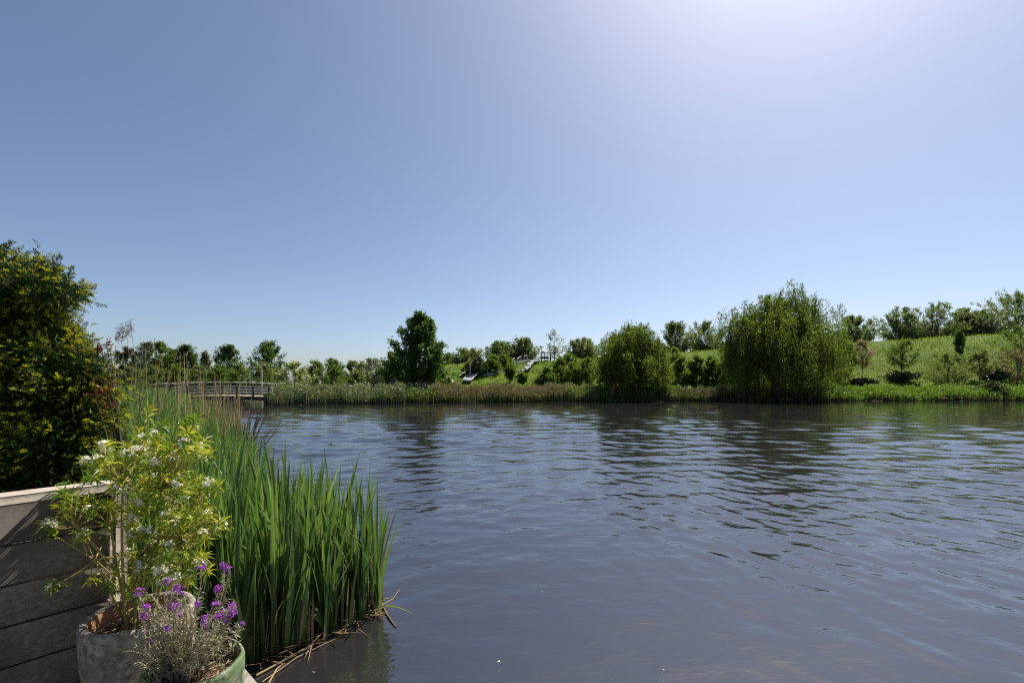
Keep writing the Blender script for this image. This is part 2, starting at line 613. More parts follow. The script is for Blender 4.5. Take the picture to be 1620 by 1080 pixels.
dk.box(D(.655, .2, DZ - .114), (.04, 5.5, .17), np.array([FU, FV, UP]))
for k in range(8):
    dk.box(D(-1.29, -2.4 + k * .7, DZ - .104), (3.8, .06, .15), np.array([FU, FV, UP]))
dk.build("deck", wood, kind="structure")

U0, U1, VF = -2.6, .36, -2.537
par = thing("wooden_parapet", "low weathered grey wooden parapet of wide horizontal boards at the left edge of the deck", "parapet", D(U1, VF, DZ))
A3 = np.array([FU, FV, UP])
pn = MB()
for k in range(5):
    zc = .011 + .073 + k * .152
    j = (.0, .002, -.0015, .001, -.001)[k]
    pn.box(D((U0 - U1) / 2 - .02, -.015 + j, zc - .002), (U1 - U0 - .06, .026, .1465), A3, .003)
pn.box(D((U0 - U1) / 2, -.040, .38), (U1 - U0 - .02, .012, .74), A3)
pn.build("panel", wood_f, par)
cp = MB().box(D((U0 - U1) / 2 + .015, -.03, .784), (U1 - U0 + .03, .11, .034), A3, .004)
cp.build("cap_rail", wood_c, par)
ps = MB().box(D(-.022, .032, .38), (.044, .06, .764), A3, .004)
ps.build("post", wood_f, par)
ps2 = MB().box(D(-1.35, -.08, .38), (.07, .065, .76), A3, .004)
ps2.build("post", wood_f, par)


def pot_mat(name, cols, cols2, rough):
    return noise_mat(name, cols, 38, 14, rough, bump=1.0, bdist=.006, cols2=cols2, scale2=9, lo=.4, hi=.6, spec=.3)


stone_glaze = pot_mat("mottled stone glaze", [(.11, .095, .075), (.21, .19, .155), (.32, .29, .245)], (.17, .15, .115), .7)
moss_glaze = pot_mat("mossy green glaze", [(.05, .06, .03), (.15, .175, .10), (.32, .32, .23)], (.10, .15, .06), .5)
terra = noise_mat("raw clay inside", [(.24, .12, .065), (.36, .19, .10)], 12, bump=.3)
soil_m = noise_mat("potting soil", [(.03, .02, .014), (.09, .055, .035), (.17, .10, .06)], 40, 8, .95, bump=1.0, bdist=.02)


def make_pot(name, label, loc, R, H, wall, m, soil_drop, inner=None):
    t = thing(name, label, "plant pot", loc)
    b = MB()
    b.lathe((0, 0, 0), [(.001, .012), (R * .70, .012), (R * .74, 0), (R * .80, .01), (R * .90, H * .30), (R * .97, H * .6), (R * .995, H * .85), (R, H - .012), (R - .004, H - .003), (R - .012, H),
                        (R - wall + .006, H), (R - wall, H - .008)], 72)
    vv = b.v[0]
    an_ = np.arctan2(vv[:, 1], vv[:, 0])
    vv[:, :2] *= (1 + .006 * np.sin(3 * an_ + 1) * np.sin(vv[:, 2] * 14) + .004 * np.sin(7 * an_) + .003 * np.sin(13 * an_ + 30 * vv[:, 2]))[:, None]
    vv[:, 2] += .0025 * np.sin(5 * an_ + 1) * (vv[:, 2] > H * .8)
    b.build("shell", m, t, True)
    b = MB().lathe((0, 0, 0), [(R - wall, H - .008), (R - wall - .004, H - .05), (R - wall - .02, H * .3)], 72)
    b.build("inside_wall", inner or m, t, True)
    rng = np.random.default_rng(3)
    b = MB()
    n, rr = 40, np.linspace(.0005, 1, 16)
    an = np.arange(n) * 2 * math.pi / n
    Rs = R - wall - .006
    zz = H - soil_drop + rng.normal(size=(16, n)) * .006 - .01 * rr[:, None]
    V = np.stack([Rs * rr[:, None] * np.cos(an), Rs * rr[:, None] * np.sin(an), zz], -1)
    k = np.arange(15)[:, None] * n
    i = np.arange(n)[None]
    b.add(V.reshape(-1, 3), np.stack([k + i, k + (i + 1) % n, k + n + (i + 1) % n, k + n + i], -1).reshape(-1, 4))
    so = b.build("soil", soil_m, t)
    # litter of dry twigs and leaves on the soil
    nl = 260
    a, q = rng.uniform(0, 6.28, nl), np.sqrt(rng.uniform(0, 1, nl)) * Rs * .95
    p = np.stack([q * np.cos(a), q * np.sin(a), np.full(nl, H - soil_drop + .004) + rng.uniform(0, .012, nl)], 1)
    d = unit(rng.normal(size=(nl, 3)) * [1, 1, .25])
    MB().leaves(p, d, unit(np.cross(d, rand_dirs(nl, rng))), rng.uniform(.015, .05, nl), .004).build("litter", M["dry"], so)
    return t


pot_a_loc = np.array([-1.43, 1.75, DZ])
pot_b_loc = np.array([-1.045, 1.5, DZ])
PA_H, PB_H = .345, .305
make_pot("flower_pot", "large round mottled grey stone pot beside the wooden parapet, holding the white flowering shrub", pot_a_loc, .178, PA_H, .026, stone_glaze, .05, terra)
make_pot("flower_pot", "mossy green glazed pot at the corner of the deck, holding the purple wallflower", pot_b_loc, .143, PB_H, .017, moss_glaze, .055)


# ------------------------------------------------------------------ choisya in the stone pot
def bez(a, b, c, n=8):
    t = np.linspace(0, 1, n)[:, None]
    return (1 - t) ** 2 * a + 2 * t * (1 - t) * b + t * t * c


def whorl(mb, c, axis, n, L, w, rng):
    """a rosette of narrow leaflets"""
    d = unit(axis * rng.uniform(.15, .9, (n, 1)) + rand_dirs(n, rng) * .95)
    sd = unit(np.cross(d, rand_dirs(n, rng)))
    LL = L * rng.uniform(.6, 1.15, n)
    p = c + d * .004
    # two joined pieces give each leaflet a bend
    m = p + d * (LL * .5)[:, None]
    tip = m + unit(d + np.array([0, 0, -.35])) * (LL * .5)[:, None]
    wv = sd * w / 2
    V = np.stack([p - wv * .35, p + wv * .35, m + wv, m - wv, tip], 1)
    base = np.arange(n)[:, None] * 5
    Q = np.concatenate([base + np.array([[0, 1, 2, 3]]), base + np.array([[3, 2, 4, 4]])], 0)
    # avoid the collapsed corner: use a thin tip edge instead
    V6 = np.stack([p - wv * .35, p + wv * .35, m + wv, m - wv, tip + wv * .12, tip - wv * .12], 1)
    base = np.arange(n)[:, None] * 6
    Q = np.concatenate([base + np.array([[0, 1, 2, 3]]), base + np.array([[3, 2, 4, 5]])], 0)
    mb.add(V6.reshape(-1, 3), Q)


def flower(mb, c, axis, r, npet, rng):
    a = unit(np.cross(axis, rand_dirs(1, rng)[0]))
    b = np.cross(axis, a)
    an = np.arange(npet) * 2 * math.pi / npet + rng.uniform(0, 6)
    d = unit(a * np.cos(an)[:, None] + b * np.sin(an)[:, None] + axis * .35)
    sd = unit(np.cross(d, axis))
    mb.leaves(np.repeat(c[None], npet, 0), d, sd, r, r * .62, .6)


rng = np.random.default_rng(21)
cho = thing("white_flowering_shrub", "potted shrub with narrow yellow-green leaves and small white flower clusters, in the stone pot", "shrub", pot_a_loc + UP * (PA_H - .05))
O = np.array(cho.location)
CL = [(92, 800, 22), (78, 828, 18), (90, 920, 14), (150, 735, 26), (178, 715, 22), (203, 715, 30), (225, 705, 26), (250, 690, 26), (270, 715, 30), (312, 690, 22),
      (305, 705, 22), (312, 665, 18), (338, 765, 18), (345, 832, 20), (318, 720, 20), (250, 752, 30), (292, 748, 26), (190, 780, 26), (150, 805, 22), (128, 850, 12),
      (132, 805, 18), (200, 810, 26), (232, 800, 32), (262, 790, 34), (295, 792, 30), (246, 832, 32), (282, 830, 34), (305, 850, 26), (236, 868, 32), (270, 875, 30),
      (300, 880, 26), (215, 900, 26), (262, 910, 26), (290, 915, 22), (200, 930, 18), (165, 925, 14), (220, 935, 18), (240, 720, 26), (215, 750, 26), (160, 770, 20),
      (110, 790, 18), (318, 800, 18), (170, 845, 14), (276, 770, 30), (232, 772, 26), (315, 765, 22), (300, 820, 26), (250, 880, 26), (225, 840, 24)]
node_px = [(150, 885, 0), (175, 830, .02), (210, 850, .05), (235, 860, .08), (262, 850, .12), (285, 850, .05), (300, 800, .1), (195, 760, 0), (255, 770, .06), (120, 830, -.02)]
nodes = [W(x, y, 1.75 + dz) - O for x, y, dz in node_px]
stems = MB()
for i, nd in enumerate(nodes):
    a = np.array([(-.1 + .03 * (i % 5)) + .02, rng.uniform(-.05, .05), -.01])
    midp = (a + nd) / 2 + np.array([(-.02 if nd[0] < 0 else .01), 0, .05])
    stems.tube(bez(a, midp, nd, 9), np.linspace(.0058, .0034, 9), 6)
fol, fol_in = MB(), MB()
tips = []
for (x, y, s) in CL:
    nt_ = max(2, int(s / 5.2))
    for k in range(nt_):
        dp = rng.uniform(-.13, .17)
        tips.append((W(x + rng.normal() * s * .55, y + rng.normal() * s * .5, 1.75 + dp) - O, s))
NN = np.array(nodes)
for k, (t_, s) in enumerate(tips):
    below = NN.copy()
    cost = np.linalg.norm(NN - t_, axis=1) + np.where(NN[:, 2] > t_[2], .25, 0)
    a = NN[np.argmin(cost)]
    stems.tube(bez(a, (a + t_) / 2 + np.array([0, 0, -.02]) + rng.normal(size=3) * .015, t_, 6), np.linspace(.0028, .0013, 6), 4)
    ax = unit(unit(t_ - a) + np.array([.1, -.1, .7]))
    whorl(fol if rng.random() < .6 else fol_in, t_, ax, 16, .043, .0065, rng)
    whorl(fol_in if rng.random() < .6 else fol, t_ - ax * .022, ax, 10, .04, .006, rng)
stems.build("stem", M["stem_y"], cho, True)
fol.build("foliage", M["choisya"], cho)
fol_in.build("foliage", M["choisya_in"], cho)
nfl = 0
for k, (t_, s) in enumerate(tips):
    if rng.random() < .34 and nfl < 80 and t_[2] > .12:
        nfl += 1
        b = MB()
        for _ in range(int(rng.integers(7, 13))):
            dd = unit(rng.normal(size=3) * .8 + np.array([.1, -.35, .7]))
            flower(b, t_ + dd * rng.uniform(.010, .022), dd, .0118, 5, rng)
        b.build("flower_cluster", M["white_fl"], cho)

# ------------------------------------------------------------------ purple wallflower in the green pot
ery = thing("purple_wallflower", "straggly grey-green wallflower with purple flower heads and bare woody stems, in the green pot", "flower", pot_b_loc + UP * (PB_H - .05))
O = np.array(ery.location)
heads = [(219, 935, 9), (232, 957, 6), (265, 918, 8), (279, 929, 8), (289, 933, 8), (228, 973, 9), (270, 960, 10), (279, 957, 11), (285, 970, 8), (264, 993, 10), (274, 1009, 8), (238, 1010, 6),
         (320, 894, 9), (354, 893, 9), (361, 901, 10), (345, 929, 9), (367, 957, 9), (358, 967, 10), (350, 972, 8), (359, 978, 9), (342, 972, 7), (324, 976, 7), (325, 988, 7), (340, 953, 6), (313, 952, 6), (383, 983, 4), (368, 967, 8)]
wst, wfo = MB(), MB()
base_pts = [np.array([rng.uniform(-.06, .05), rng.uniform(-.06, .04), -.005]) for _ in range(12)]
tipl = [W(x, y + 6, 1.5 + rng.uniform(-.12, .1)) - O for x, y, s in heads]
for k in range(105):
    x = rng.normal(290, 40)
    y = rng.uniform(935, 1052)
    tipl.append(W(np.clip(x, 205, 390), y, 1.5 + rng.uniform(-.14, .12)) - O)
for k in range(10):
    tipl.append(W(rng.uniform(198, 250), rng.uniform(1000, 1062), 1.47 + rng.uniform(-.1, .08)) - O)
for k, t_ in enumerate(tipl):
    a = base_pts[k % 12]
    h = max(.03, t_[2])
    m1 = np.array([a[0] * .6 + t_[0] * .4, a[1] * .6 + t_[1] * .4, h * .35]) + rng.normal(size=3) * .02
    pts = bez(a, m1, t_, 10) + rng.normal(size=(10, 3)) * .003
    pts[0], pts[-1] = a, t_
    wst.tube(pts, np.linspace(.0034 if k % 3 else .0055, .0011, 10), 5)
    n = 44
    s = np.clip(rng.uniform(.42, 1.0, n) ** .7, 0, 1)
    idx = s * 9
    i0 = np.minimum(idx.astype(int), 8)
    P = pts[i0] + (pts[i0 + 1] - pts[i0]) * (idx - i0)[:, None]
    d = unit(unit(pts[i0 + 1] - pts[i0]) * .6 + rand_dirs(n, rng))
    wfo.leaves(P, d, unit(np.cross(d, rand_dirs(n, rng))), rng.uniform(.010, .026, n), rng.uniform(.0022, .004, n))
wst.build("stem", M["stem_w"], ery, True)
wfo.build("foliage", M["wallflower"], ery)
for (x, y, s), t_ in zip(heads, tipl):
    b = MB()
    r = .8 * s / F * 1.5
    for _ in range(int(8 + s)):
        dd = unit(rng.normal(size=3) + np.array([0, -.2, .25]))
        flower(b, t_ + np.array([0, 0, r * .7]) + dd * r * rng.uniform(.35, .95), unit(dd + np.array([0, 0, .3])), .0068, 4, rng)
    b.build("flower_head", M["purple"], ery)


# ------------------------------------------------------------------ cattails by the deck
def gpts(xy, dz=0.0, zmin=-.25):
    z = np.maximum(ground_z(xy[:, 0], xy[:, 1]), zmin) + dz
    return np.column_stack([xy, z])


def cattail_shoots(mb, dry, xy, rng, h0, h1, wid, per=6, nseg=5, lean=.16):
    n = len(xy)
    base = gpts(xy)
    hs = rng.uniform(h0, h1, n)
    B = np.repeat(base, per, 0)
    B[:, :2] += rng.normal(size=(n * per, 2)) * .018
    Hh = np.repeat(hs, per) * rng.uniform(.62, 1.03, n * per)
    az = rng.uniform(0, 6.28, n * per)
    le = np.abs(rng.normal(0, lean, n * per)) + .03
    le = np.where(rng.random(n * per) < .03, le + rng.uniform(.12, .3, n * per), le)
    tw = np.repeat(rng.uniform(0, 6.28, n), per) + rng.normal(size=n * per) * .5
    mb.blades(B, Hh, le, az, wid * rng.uniform(.7, 1.15, n * per), rng, nseg, 2.0, True, .04, tw)
    if dry is not None:
        m = n
        Bd = np.repeat(base, 2, 0)
        Bd[:, :2] += rng.normal(size=(m * 2, 2)) * .05
        dry.blades(Bd, np.repeat(hs, 2) * rng.uniform(.2, .72, m * 2), np.abs(rng.normal(0, .22, m * 2)), rng.uniform(0, 6.28, m * 2), wid * .5, rng, 3, 2.0, False, .1)


rng = np.random.default_rng(31)
ct, cd = MB(), MB()
front = [(-1.60, 2.74), (-1.25, 3.08), (-.99, 3.42), (-1.03, 3.72), (-1.5, 4.05), (-2.2, 4.2), (-2.45, 3.4), (-2.5, 2.7), (-2.1, 2.55)]
cattail_shoots(ct, cd, in_poly(front, 185, rng), rng, .84, 1.42, .041, 5, 6, .11)
edge = [(-1.62, 2.74), (-1.25, 3.06), (-.99, 3.40), (-1.1, 3.55), (-1.4, 3.3), (-1.75, 2.95)]
cattail_shoots(ct, cd, in_poly(edge, 40, rng), rng, .72, 1.36, .038, 5, 6, .085)
left = [(-2.2, 4.2), (-3.05, 5.4), (-4.3, 7.4), (-5.9, 7.4), (-4.4, 5.4), (-3.3, 4.2), (-2.55, 3.2), (-2.45, 2.7)]
cattail_shoots(ct, cd, in_poly(left, 520, rng), rng, .92, 1.30, .038, 5, 4, .2)
far_l = [(-4.3, 7.4), (-6.2, 10.2), (-9.2, 15), (-14.5, 15), (-9.6, 10.2), (-6.9, 7.2)]
cattail_shoots(ct, cd, in_poly(far_l, 700, rng), rng, .92, 1.36, .038, 5, 3, .25)
far_l2 = [(-9.2, 15), (-14, 22), (-19.5, 30), (-27, 30), (-20, 22), (-13.5, 14)]
cattail_shoots(ct, cd, in_poly(far_l2, 700, rng), rng, .8, 1.2, .06, 4, 2, .25)
ct.build("cattail_bed", M["cattail"], label="dense bed of upright green cattail blades along the near left bank", cat="cattails", kind="stuff")
for _ in range(1):
    xy = in_poly(front, 260, rng)
    cd.blades(gpts(xy), rng.uniform(.15, .5, 260), np.abs(rng.normal(.3, .3, 260)), rng.uniform(0, 6.28, 260), .014, rng, 3)
cd.build("dead_cattail_thatch", M["dry"], label="tan dead cattail blades between the green ones near the deck", cat="dead reeds", kind="stuff")

# single front shoots that stand clear of the bed
for (x, y, Y, hh, lab, mat_) in ((411, 1020, 2.86, 1.05, "pale green cattail shoot standing clear at the front left of the near bed", "cattail_pale"),
                                 (515, 1000, 3.05, .95, "front cattail shoot with long blades arching down to the left over the water", "cattail_pale"),
                                 (596, 975, 3.36, 1.02, "outermost cattail shoot at the right tip of the near bed", "cattail")):
    c = W(x, y, Y)
    c[2] = -.03
    t = thing("cattail", lab, "cattail", c)
    b = MB()
    n = 7
    bs = np.column_stack([rng.normal(size=(n, 2)) * .015, np.zeros(n)])
    b.blades(bs, hh * rng.uniform(.7, 1.05, n), np.abs(rng.normal(0, .13, n)) + .03, rng.uniform(0, 6.28, n), .019, rng, 7, 2.2, True, .03)
    if "arching" in lab:
        for k, L in enumerate((.34, .44, .30)):
            a = np.array([0, 0, .04 + .03 * k])
            pts = bez(a, a + np.array([-.06 - .02 * k, -.02, .30]), a + np.array([-L * 1.25, -.10 + .05 * k, .10 + .05 * k]), 10)
            w = .009 * (1 - np.linspace(0, 1, 10) ** 2.5)[:, None]
            up = np.array([[.1, .75, .65]])
            V = np.stack([pts - up * w, pts + up * w], 1).reshape(-1, 3)
            b.add(V, [[2 * i, 2 * i + 1, 2 * i + 3, 2 * i + 2] for i in range(9)])
    if "outermost" in lab:
        a = np.array([0, 0, .05])
        pts = bez(a, a + np.array([.08, -.02, .10]), a + np.array([.30, -.06, -.0]), 9)
        w = .008 * (1 - np.linspace(0, 1, 9) ** 2.5)[:, None]
        up = np.array([[.05, .8, .6]])
        V = np.stack([pts - up * w, pts + up * w], 1).reshape(-1, 3)
        b.add(V, [[2 * i, 2 * i + 1, 2 * i + 3, 2 * i + 2] for i in range(8)])
    b.build("leaf_blades", M[mat_], t)


def lying(pxs, lab, r, m, name="fallen_reed_stalk", z=.006):
    P = np.array([[(x - CX) / F * (CH - z) * F / (y - HY), (CH - z) * F / (y - HY), z + .004 * (i % 2)] for i, (x, y) in enumerate(pxs)])
    c = P[0].copy()
    b = MB().tube(P - c, np.linspace(r, r * .6, len(P)), 6)
    b.build(name, M[m], label=lab, cat="reed stalk", group="dead reed stalks lying at the foot of the cattails", loc=c)


lying([(405, 1068), (455, 1042), (505, 1012), (560, 985), (602, 962)], "long yellow dead reed stalk lying on the water along the front of the cattails", .007, "dry")
lying([(415, 1078), (470, 1040), (530, 1010)], "thin dead reed stalk lying just in front of the long yellow one", .004, "dry")
lying([(425, 1080), (438, 1058), (447, 1050)], "short yellow dead reed stalk lying nearest the deck corner", .006, "dry")
lying([(601, 948), (612, 972), (626, 991)], "brown bent dead reed stalk floating off the right tip of the cattails", .008, "dry_dark")
lying([(602, 958), (622, 947), (632, 932)], "thin dead reed stalk pointing out over the water from the right tip of the cattails", .0035, "dry")
mt = MB()
xy = in_poly([(-1.72, 2.6), (-1.3, 2.95), (-.95, 3.42), (-1.1, 3.5), (-1.45, 3.2), (-1.9, 2.75)], 420, rng)
d = unit(rng.normal(size=(420, 3)) * [1, 1, .12])
mt.leaves(np.column_stack([xy, rng.uniform(.0, .05, 420)]), d, unit(np.cross(d, UP + rng.normal(size=(420, 3)) * .3)), rng.uniform(.08, .30, 420), .009)
mt.build("reed_litter", M["dry_dark"], label="brown dead reed litter floating at the foot of the cattails", cat="reed litter", kind="stuff")

# tall dry reeds above the near left bank
dr = MB()
xy = np.concatenate([in_poly([(-5.0, 6.0), (-5.2, 8), (-8, 11.5), (-10.5, 11.5), (-7.0, 7.6)], 60, rng), in_poly([(-6.6, 11), (-9.3, 15.6), (-10.2, 15.6), (-8, 11)], 90, rng)])
n = len(xy)
dr.blades(gpts(xy), rng.uniform(1.2, 2.3, n), np.abs(rng.normal(.05, .06, n)), rng.uniform(0, 6.28, n), .018, rng, 4, 1.6, False, .3)
xy = in_poly([(-5.1, 8.4), (-8.6, 14.4), (-9.6, 14.4), (-6.0, 8.6)], 480, rng)
dr.blades(gpts(xy), rng.uniform(.6, 1.3, 480), np.abs(rng.normal(.1, .15, 480)), rng.uniform(0, 6.28, 480), .02, rng, 3, 1.6, False, .2)
dr.build("dry_reed_stalks", M["dry"], label="tall thin tan dead reed stalks standing behind the left cattails in front of the footbridge", cat="dry reeds", kind="stuff")
tw = MB()
for k in range(46):
    bx = rng.uniform(-.2, .5)
    Y = rng.uniform(7.0, 9.0)
    b0 = np.array([-.59 * Y - bx * .5, Y, .1])
    e = b0 + np.array([rng.normal(.25, .3), rng.normal(0, .3), rng.uniform(.7, 1.5)])
    tw.tube(bez(b0, (b0 + e) / 2 + rng.normal(size=3) * .08, e, 6), np.linspace(.009, .003, 6), 4)
tw.build("dead_stem_thicket", M["dry_dark"], label="tangle of brown dead stems leaning over the water at the end of the left cattails", cat="dead stems", kind="stuff")
for (x, y, Y, lab) in ((191, 533, 6.6, "leftmost of the three tall reed plumes beside the yew, drooping"), (200, 529, 6.9, "middle of the three tall reed plumes beside the yew, wispy"), (208, 523, 6.7, "tallest and darkest of the three reed plumes beside the yew")):
    tp = W(x, y, Y)
    gz = float(ground_z(tp[0] + .1, Y))
    t = thing("plumed_reed", lab, "reed", (tp[0] + .08, Y, gz), "plumed reeds beside the yew")
    lp = tp - np.array([tp[0] + .08, Y, gz])
    MB().tube(bez(np.zeros(3), np.array([.05, 0, lp[2] * .6]), lp, 8), np.linspace(.006, .0025, 8), 4).build("stalk", M["dry"], t)
    n = 90
    s = rng.uniform(0, 1, n)
    P = lp + np.stack([-.03 * s, 0 * s, .16 - .22 * s], 1) + rng.normal(size=(n, 3)) * .02
    d = unit(np.array([-.5, 0, -.5]) + rng.normal(size=(n, 3)) * .5)
    MB().leaves(P, d, unit(np.cross(d, rand_dirs(n, rng))), .07, .008).build("plume", M["plume"], t)

# ------------------------------------------------------------------ yew behind the parapet
rng = np.random.default_rng(41)


def spray_sites(blobs, n, rng, shell=.78):
    C = np.array([W(x, y, Y) for x, y, r, Y in blobs])
    R = np.array([r / F * Y for x, y, r, Y in blobs])
    k = rng.choice(len(blobs), n * 3, p=R ** 2 / (R ** 2).sum())
    d = rand_dirs(n * 3, rng)
    rad = R[k] * np.where(rng.random(n * 3) < .7, rng.uniform(.86, 1.02, n * 3), rng.uniform(.35, .86, n * 3))
    # knobbly surface: the crown is made of many boughs
    knob = .10 * np.sin(d[:, 0] * 9 + k) * np.sin(d[:, 1] * 8 + 2 * k) + .08 * np.sin(d[:, 2] * 13 + k) * np.sin(d[:, 0] * 15)
    P = C[k] + d * (rad * (1 + knob))[:, None]
    dist = np.linalg.norm(P[:, None] - C[None], axis=2) / R[None]
    keep = dist.min(1) > shell - .45 * rng.random(len(P))
    keep &= P[:, 2] > .35
    return P[keep][:n], d[keep][:n]


def needle_sprays(old, tip, P, d, outer, rng, L=.085, nn=20, nl=.030):
    n = len(P)
    ax = unit(d * .8 + rand_dirs(n, rng) * .5 + np.array([0, 0, .25]))
    sd = unit(np.cross(ax, rand_dirs(n, rng)))
    k = np.arange(nn)
    s = (k + .5) / nn
    sg = np.where(k % 2, 1.0, -1.0)
    LL = L * rng.uniform(.6, 1.25, n)
    pos = P[:, None] + ax[:, None] * (LL[:, None] * s[None])[..., None] + np.array([0, 0, -1.]) * (LL[:, None] * (s ** 2 * .25)[None])[..., None]
    nd = unit(ax[:, None] * .75 + sd[:, None] * sg[None, :, None] * .9 + rng.normal(size=(n, nn, 3)) * .22)
    ws = unit(np.cross(nd, np.cross(ax, sd)[:, None] + rng.normal(size=(n, nn, 3)) * .5))
    leng = nl * (1 - .55 * s)[None] * rng.uniform(.8, 1.2, (n, nn))
    young = (outer & (rng.random(n) < .72))[:, None] & (s > .35)[None]
    m = young.ravel()
    pos, nd, ws, leng = pos.reshape(-1, 3), nd.reshape(-1, 3), ws.reshape(-1, 3), leng.ravel()
    old.leaves(pos[~m], nd[~m], ws[~m], leng[~m], .0062)
    tip.leaves(pos[m], nd[m], ws[m], leng[m], .0062)


yb = [(10, 450, 46, 3.7), (55, 454, 34, 3.6), (90, 463, 24, 3.55), (110, 466, 13, 3.5), (0, 520, 60, 3.6), (42, 508, 26, 3.6), (40, 592, 60, 3.5), (100, 588, 40, 3.5), (136, 582, 22, 3.5), (148, 612, 24, 3.6),
      (90, 650, 56, 3.5), (138, 655, 30, 3.5), (20, 660, 85, 3.5), (20, 745, 80, 3.4), (95, 720, 55, 3.4), (62, 540, 36, 3.65), (88, 548, 24, 3.6), (20, 500, 44, 3.7), (-60, 560, 120, 3.8), (-60, 720, 110, 3.6)]
yew = thing("yew_bush", "large dark yew bush with bright yellow-green tips behind the wooden parapet", "bush", (-3.7, 3.7, float(ground_z(-3.7, 3.7))))
Oy = np.array(yew.location)
Pb, db = spray_sites(yb, 1500, rng)
per_b = 30
db = unit(db + rng.normal(size=db.shape) * .25)
off = rng.normal(size=(len(Pb), per_b, 3)) * .042
off += db[:, None] * rng.uniform(-.12, .06, (len(Pb), per_b, 1))
P = (Pb[:, None] + off).reshape(-1, 3)
d = unit(np.repeat(db[:, None], per_b, 1) * 1.0 + off * 5).reshape(-1, 3)
outer = np.repeat((rng.random(len(Pb)) < .92)[:, None], per_b, 1).ravel() & ((off * db[:, None]).sum(-1).ravel() > -.03)
old, tip = MB(), MB()
needle_sprays(old, tip, P - Oy, d, outer, rng)
old.build("foliage", M["yew"], yew)
tip.build("young_shoots", M["yew_tip"], yew)
tr = MB()
for x, y, r, Y in yb:
    e = (W(x, y, Y) - Oy) * .8
    tr.tube(bez(np.array([rng.normal() * .08, rng.normal() * .08, -.1]), np.array([e[0] * .3, e[1] * .3, max(.3, e[2] * .7)]), e, 8), np.linspace(.022, .004, 8), 6)
tr.build("trunk", M["bark"], yew, True)

pho = thing("red_leaved_shrub", "shrub with red and bronze young leaves poking out of the right side of the yew", "shrub", (-3.05, 3.62, float(ground_z(-3.05, 3.62))))
Op = np.array(pho.location)
fo, st = MB(), MB()
for (x, y, s, Y) in [(160, 548, 8, 3.6), (168, 540, 8, 3.6), (174, 552, 10, 3.62), (165, 556, 9, 3.6), (150, 556, 8, 3.55), (170, 615, 14, 3.5), (160, 622, 12, 3.48), (175, 640, 12, 3.5), (150, 630, 9, 3.4), (178, 605, 9, 3.5)]:
    e = W(x, y, Y) - Op
    st.tube(bez(np.array([0, 0, -.05]), np.array([e[0] * .2, e[1] * .2, e[2] * .6]), e, 7), np.linspace(.008, .003, 7), 5)
    n = 14
    P = e + rng.normal(size=(n, 3)) * s / F * Y * .55
    d = unit(rand_dirs(n, rng) + np.array([0, 0, .5]))
    fo.leaves(P, d, unit(np.cross(d, rand_dirs(n, rng))), rng.uniform(.025, .05, n), .014)
st.build("stem", M["bark"], pho)
fo.build("foliage", M["photinia"], pho)

# weeds on the bank behind the parapet
wd = MB()
xy = in_poly([(-2.0, 2.3), (-2.4, 2.2), (-3.4, 3.0), (-3.2, 3.9), (-2.5, 3.4)], 240, rng)
n = len(xy)
P = gpts(xy, .0)
P[:, 2] += rng.uniform(.05, .75, n)
d = unit(rand_dirs(n, rng) * [1, 1, .5] + np.array([0, -.2, .3]))
wd.leaves(P, d, unit(np.cross(d, UP + rand_dirs(n, rng) * .6)), rng.uniform(.05, .14, n), rng.uniform(.03, .07, n))
wd.build("bank_weeds", M["weed"], label="broad-leaved green weeds between the parapet and the cattails", cat="weeds", kind="stuff")
#@@PART3
# ------------------------------------------------------------------ trees
PROF = {
    "egg": lambda t: np.clip(np.sin(np.pi * np.clip(t * .68 + .28, 0, 1)), .12, 1) ** .9,
    "ovoid": lambda t: np.sin(np.pi * np.clip(t * .80 + .14, 0, 1)) ** .75,
    "poplar": lambda t: np.clip(np.sin(np.pi * np.clip(t * .72 + .20, 0, 1)), 0, 1) ** .8,
    "round": lambda t: np.sqrt(np.clip(1 - (2 * t - .9) ** 2 / 1.25, .02, 1)),
    "cone": lambda t: np.clip(1 - t, 0.03, 1) ** .8 * (.6 + .4 * np.clip(t * 6, 0, 1)),
    "column": lambda t: np.clip(np.sin(np.pi * (t * .9 + .08)), .05, 1) ** .5,
    "bush": lambda t: np.sqrt(np.clip(1 - t ** 2, .03, 1)) * (.75 + .25 * np.clip(t * 4, 0, 1)),
    "sparse": lambda t: np.clip(np.sin(np.pi * (t * .8 + .12)), .1, 1),
    "mound": lambda t: np.clip(1 - t ** 2.4, .03, 1) ** .6,
}


